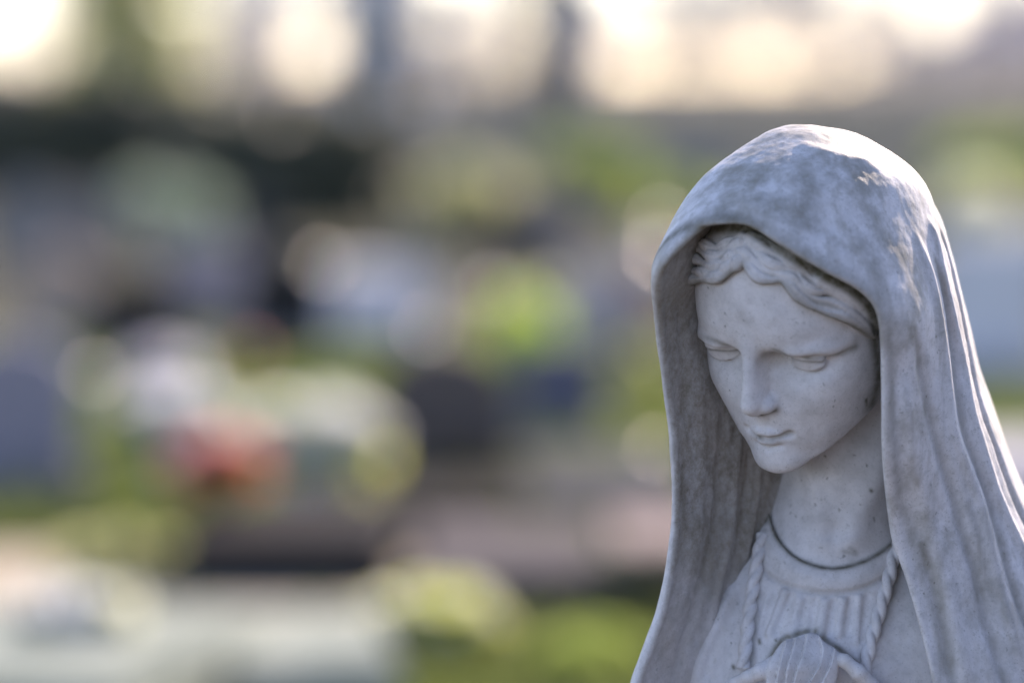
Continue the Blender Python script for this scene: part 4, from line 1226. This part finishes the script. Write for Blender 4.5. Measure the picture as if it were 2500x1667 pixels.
for px, py, r, lb in ((1602, 545, 0.085, 'small lantern with glinting lid beside the hood, upper of a pair'), (1590, 612, 0.092, 'small lantern with glinting lid beside the hood, lower of a pair'),
                      (1588, 1090, 0.038, 'small lantern with glinting lid beside the veil below the pair'),
                      (770, 640, 0.060, 'tiny lantern added for its glint in front of the small dark headstone by the hedge'), (1030, 800, 0.040, 'tiny lantern added for its glint right of the whitish headstone'),
                      (870, 1005, 0.034, 'tiny lantern added for its glint left of the round-topped headstone'), (1190, 700, 0.050, 'tiny lantern added for its glint below the olive bush'),
                      (655, 1010, 0.028, 'tiny lantern added for its glint between the dusky red flowers and the cream bouquet'), (1440, 1180, 0.028, 'tiny lantern added for its glint on the dull dark grave bed'),
                      (215, 905, 0.040, 'tiny lantern added for its glint beside the taupe pointed headstone'), (560, 720, 0.050, 'tiny lantern added for its glint beside the lavender-grey headstone'),
                      (985, 1420, 0.024, 'tiny lantern added for its glint at the near edge of the mauve-grey slab')):
    p = gp(px, py, r*2.7)
    lantern((p[0], p[1], -0.003), r, lb)

# --- hedge, wall, trees, houses and hills at the back
def hedge(pts, h, d, mat, label, n, leaf, seed):
    o = tag(empty('hedge', (pts[0][0], pts[0][1], 0)), label, 'hedge')
    r = np.random.default_rng(seed)
    P = np.array(pts, float); L = np.linalg.norm(P[1]-P[0]); k = max(6, int(L/0.6))
    cs = []; rs = []
    for i in range(k):
        for z in ((h*0.3, h*0.68) if h < 2 else (h*0.18, h*0.42, h*0.66, h*0.88)):
            t = (i+0.5+r.normal()*0.15)/k
            cs.append((*( (P[1]-P[0])*t), z+r.normal()*h*0.04)); rs.append((0.55, d, h*0.36) if abs(P[1][0]-P[0][0]) > 1 else (d, 0.55, h*0.36))
    V, F = leaf_cloud(n, cs, rs, leaf, seed)
    V[:, 2] = np.maximum(V[:, 2], 0.02)
    link('foliage', raw_mesh('foliage', V, F, False), M[mat], o)
    for t in np.linspace(0.04, 0.96, max(4, int(L/2))):
        c = (P[1]-P[0])*t
        part('stem', stem_vf([(c[0], c[1], -0.02), (c[0]+0.05, c[1], h*0.4), (c[0], c[1]+0.04, h*0.8)], [0.035, 0.03, 0.012], 6), M['bark'], o)
    return o
a = gp(-350, 470); b = gp(560, 470)
hedge([(a[0], a[1]), (b[0], b[1])], 1.10, 0.5, 'l_dark', 'long dark clipped hedge across the upper left', 9000, 0.11, 21)
a = gp(520, 560); b = gp(900, 560)
hedge([(a[0], a[1]), (b[0], b[1])], 0.92, 0.45, 'l_dark', 'near-black short hedge right of the long one', 5000, 0.08, 22)
# added hedges out of view, blocking low sky light from the statue
for k, (p0, p1, hh, lb) in enumerate((((-1.5, -13), (16, -13), 3.6, 'unseen hedge added behind the camera to block low sky light'), ((16, -12), (16, 6), 3.6, 'unseen hedge added along the right of the plot to block low sky light'))):
    hedge([p0, p1], hh, 0.7 if k == 0 else 0.6, 'l_dark', lb, 9000, 0.26, 50+k)
def low_wall(pxl, pxr, py, top, mat, label):
    a = gp(pxl, py); b = gp(pxr, py)
    o = tag(empty('boundary_wall', (a[0], a[1], 0)), label, 'wall')
    L = b[0]-a[0]; k = max(3, int(L/2.4))
    for i in range(k):
        part('panel', bx(L/k-0.03, 0.22, top-0.1), M[mat], o, (L*(i+0.5)/k, 0, -0.01))
        part('coping', bx(L/k-0.02, 0.34, 0.09), M['concrete'], o, (L*(i+0.5)/k, 0, top-0.108))
    return o
low_wall(880, 2900, 390, 0.62, 'concrete', 'long grey boundary wall across the upper right')
def tree(px, depth, crown, trunk_r, mat, label, n, leaf, seed, name='tree'):
    """crown: list of (px, py, rx, rz) lobes as seen, at that depth"""
    base = on_sight(px, 178, depth)
    o = tag(empty(name, (base[0], depth, 0)), label, 'tree', 'trees at the back of the cemetery')
    s = (depth-CW[1])*(36/135/2500)
    cs = []; rs = []
    r = np.random.default_rng(seed)
    for (cx, cy, rx, rz) in crown:
        c = on_sight(cx, cy, depth)
        cs.append((c[0]-base[0], r.normal()*rx*s*0.3, c[2])); rs.append((rx*s, rx*s, rz*s))
    V, F = leaf_cloud(n, cs, rs, leaf, seed)
    V = V[(V[:, 2].reshape(-1, 4).min(1) > 0.02).repeat(4)]
    link('crown', raw_mesh('crown', V, np.arange(len(V)).reshape(-1, 4), False), M[mat], o)
    top = max(c[2] for c in cs)
    part('trunk', stem_vf([(0, 0, -0.1), (0.05, 0, top*0.4), (0, 0.06, top*0.8), (0.02, 0, top)], [trunk_r*1.3, trunk_r, trunk_r*0.7, trunk_r*0.3], 9), M['bark'], o)
    for c in cs[:5]:
        part('limb', stem_vf([(0.03, 0, top*0.35), (c[0]*0.5, c[1]*0.5, (top*0.35+c[2])*0.5+0.1), c], [trunk_r*0.5, trunk_r*0.3, trunk_r*0.1], 6), M['bark'], o)
    return o
tree(330, 40, [(330, 160, 150, 130), (250, 60, 110, 140), (390, 20, 120, 150), (310, -120, 170, 150), (180, 230, 160, 90), (430, 220, 120, 70)], 0.16, 'l_olive', 'leafy olive-dark tree at the top left between bright sky gaps', 1300, 0.13, 31)
tree(20, 44, [(20, 290, 210, 110), (150, 330, 200, 100), (-120, 250, 150, 140)], 0.14, 'l_dark', 'dark spreading shrub tree under the bright corner at top left', 2600, 0.13, 32)
tree(720, 42, [(720, 350, 190, 140), (600, 330, 150, 110), (840, 390, 140, 110)], 0.14, 'l_dark', 'dark round tree below the bright round sky gap', 3000, 0.12, 33)
M['twig'] = leaf_mat('sky_dim_twigs', (0.46, 0.44, 0.47), (0.56, 0.54, 0.57), 0.08)
def sky_dim_tree(px, depth, w, dens, label, seed):
    """leafless tree far off, added so its twigs dim the sky"""
    base = on_sight(px, 178, depth); s_ = (depth-CW[1])*(36/135/2500)
    o = tag(empty('sky_dim_tree', (base[0], depth, 0), 0), label, 'tree', 'bare trees added to dim the skyline')
    r = np.random.default_rng(seed); R = w*s_*0.5; H = R*2.6
    cs = [(r.normal()*R*0.35, r.normal()*R*0.3, H*(0.22+0.6*i/6)+r.normal()*R*0.1) for i in range(7)]
    rs = [(R*(0.75-0.05*i), R*0.7, R*0.55) for i in range(7)]
    V, F = leaf_cloud(int(420*dens), cs, rs, R*0.13, seed, 0.4, 0.16)
    V = V[(V[:, 2].reshape(-1, 4).min(1) > 0.02).repeat(4)]
    link('crown', raw_mesh('crown', V, np.arange(len(V)).reshape(-1, 4), False), M['twig'], o)
    part('trunk', stem_vf([(0, 0, -0.2), (R*0.03, 0, H*0.4), (0, 0, H*0.95)], [R*0.06, R*0.045, R*0.012], 8), M['bark'], o)
    for c in cs:
        part('limb', stem_vf([(0, 0, c[2]*0.55), (c[0]*1.3, c[1]*1.3, c[2]*1.05)], [R*0.03, R*0.008], 5), M['bark'], o)
for k, (px, dp, w, dn, lb) in enumerate((
    (120, 260, 330, 2.0, 'bare tree added to dim the bright corner at top left'), (520, 240, 300, 4.5, 'bare tree added to dim the sky right of the leafy tree at top left'),
    (680, 280, 260, 4.5, 'bare tree added to dim the sky above the dark round tree'), (830, 250, 240, 2.6, 'dense bare tree added to dim the sky left of the mauve house'),
    (1020, 230, 230, 2.6, 'dense bare tree added to dim the sky right of the mauve house'), (1180, 280, 260, 5.0, 'bare tree added to dim the bright gap right of the mauve house'),
    (1300, 300, 200, 3.2, 'dense bare tree added to dim the sky behind the slim cypress'), (1450, 260, 240, 2.2, 'dense bare tree added to dim the sky behind the lavender house'),
    (1600, 300, 300, 4.2, 'thin bare tree added to dim the sky above the hood, first from the lavender house'), (1800, 270, 330, 3.4, 'thin bare tree added to dim the sky straight above the hood'),
    (2010, 300, 320, 4.4, 'thin bare tree added to dim the sky above the right shoulder of the hood'), (2190, 260, 280, 3.5, 'bare tree added to dim the sky near the foot of the hill'),
    (2350, 240, 300, 2.2, 'dense bare tree added to dim the sky in front of the hill'), (2500, 280, 300, 2.6, 'dense bare tree added to dim the sky at the top right corner'))):
    sky_dim_tree(px, dp, w, dn, lb, 60+k)  # added row of trees, thinning the brightness of the sky gaps
tree(1325, 62, [(1325, 150, 38, 170), (1330, -60, 45, 120)], 0.16, 'l_dark', 'slim dark cypress between two bright sky gaps', 900, 0.14, 35, 'cypress_tree')
def house(px, depth, w, h, rh, mat, label, wins):
    p = on_sight(px, 178, depth)
    o = tag(empty('house', (p[0], depth, 0)), label, 'house', 'houses beyond the cemetery')
    part('wall', prism([(-w/2, 0), (w/2, 0), (w/2, h), (0, h+rh), (-w/2, h)], 7.0), M[mat], o, (0, 3.5, -0.02))
    rf = part('roof', prism([(-w/2-0.5, h-0.35), (0, h+rh+0.03), (w/2+0.5, h-0.35), (w/2+0.5, h-0.1), (0, h+rh+0.3), (-w/2-0.5, h-0.1)], 7.8), M['roof'], o, (0, 3.5, 0))
    part('chimney', bx(0.6, 0.6, 1.6), M[mat], rf, (w*0.2, 0, h+rh*0.5))
    for x, z in wins:
        f = part('window', bx(1.1, 0.12, 1.4), M['white'], o, (x, -0.03, z))
        part('pane', bx(0.9, 0.04, 1.2), M['glass'], f, (0, -0.06, 0.1))
    dr = part('door', bx(1.0, 0.1, 2.1), M['bark'], o, (0.2, -0.03, 0))
    part('handle', bx(0.05, 0.06, 0.14), M['steel'], dr, (0.38, -0.07, 1.0))
    return o
house(925, 130, 3.2, 4.5, 1.8, 'plaster', 'mauve-grey house front among the bright gaps at top centre', [(-1.1, 0.9), (1.15, 0.9), (-0.9, 2.9), (0.9, 2.9)])
house(1400, 150, 1.9, 4.2, 1.2, 'plaster_blue', 'narrow lavender-grey house right of the slim cypress', [(-0.45, 2.6)])
def hill(pts, y, mat, name='hill'):
    n = len(pts)
    V = []; F = []
    for k, (dy, f) in enumerate(((0, 0.0), (60, 0.75), (160, 1.0), (420, 0.2))):
        for x, z in pts: V.append((x, y+dy, z*f-(2 if f == 0 else 0)))
    for k in range(3):
        for i in range(n-1): F.append((k*n+i, k*n+i+1, (k+1)*n+i+1, (k+1)*n+i))
    o = link(name, poly_mesh(name, V, F, True), M[mat]); return tag(o, kind='structure')
M['hillside'] = stone_mat('wooded_hillside', (0.30, 0.27, 0.28), (0.22, 0.205, 0.225), 0.03, 0.95)
hx = lambda px, d: on_sight(px, 178, d)[0]
hill([(hx(2060, 760), 0.0), (hx(2160, 760), 2), (hx(2280, 760), 7), (hx(2400, 760), 14), (hx(2560, 760), 20), (hx(2900, 760), 30), (hx(3600, 760), 20), (hx(4600, 760), 0)], 600, 'hillside')
low = [(hx(p, 900), z) for p, z in ((-6000, 3), (-2500, 6), (-800, 5), (300, 3.0), (900, 3.2), (1500, 1.5), (2200, 2.0), (3200, 4), (6000, 6), (9000, 3))]
hill(low, 760, 'hillside')

# --- grass
def blades(n, x0, x1, y0, y1, h, seed):
    r = np.random.default_rng(seed)
    x = r.uniform(x0, x1, n); y = r.uniform(y0, y1, n)
    ok = ~((y > 5.9+np.clip(x, 0, 9)*0.25) & (y < 7.4+np.maximum(0, x)*0.28) & (x > -12))
    ok |= (y > 8.3)
    x, y = x[ok], y[ok]; n = len(x)
    a = r.uniform(0, 6.283, n); hh = h*(0.5+r.random(n)); w = 0.004+0.004*r.random(n)
    lean = r.normal(size=(n, 2))*0.35*hh[:, None]
    b = np.stack([x, y, np.zeros(n)], 1)
    s = np.stack([np.cos(a)*w, np.sin(a)*w, np.zeros(n)], 1)
    tip = b+np.stack([lean[:, 0], lean[:, 1], hh], 1); midp = b+np.stack([lean[:, 0]*0.3, lean[:, 1]*0.3, hh*0.55], 1)
    V = np.stack([b-s, b+s, midp+s*0.8, tip, midp-s*0.8], 1).reshape(-1, 3)
    return V, np.arange(5*n).reshape(-1, 5)
V, F = blades(60000, -4, 4, 2.8, 14, 0.07, 41)
V2, F2 = blades(70000, -11, 12, 2.8, 15, 0.075, 42)
F2 = F2+len(V); V = np.vstack([V, V2]); F = np.vstack([F, F2])
M['grass'] = leaf_mat('grass_blade', (0.11, 0.155, 0.04), (0.21, 0.25, 0.08), 0.5)
go = link('grass', raw_mesh('grass', V, F, False), M['grass'])
tag(go, 'short sunlit grass between the graves', 'grass', kind='stuff')
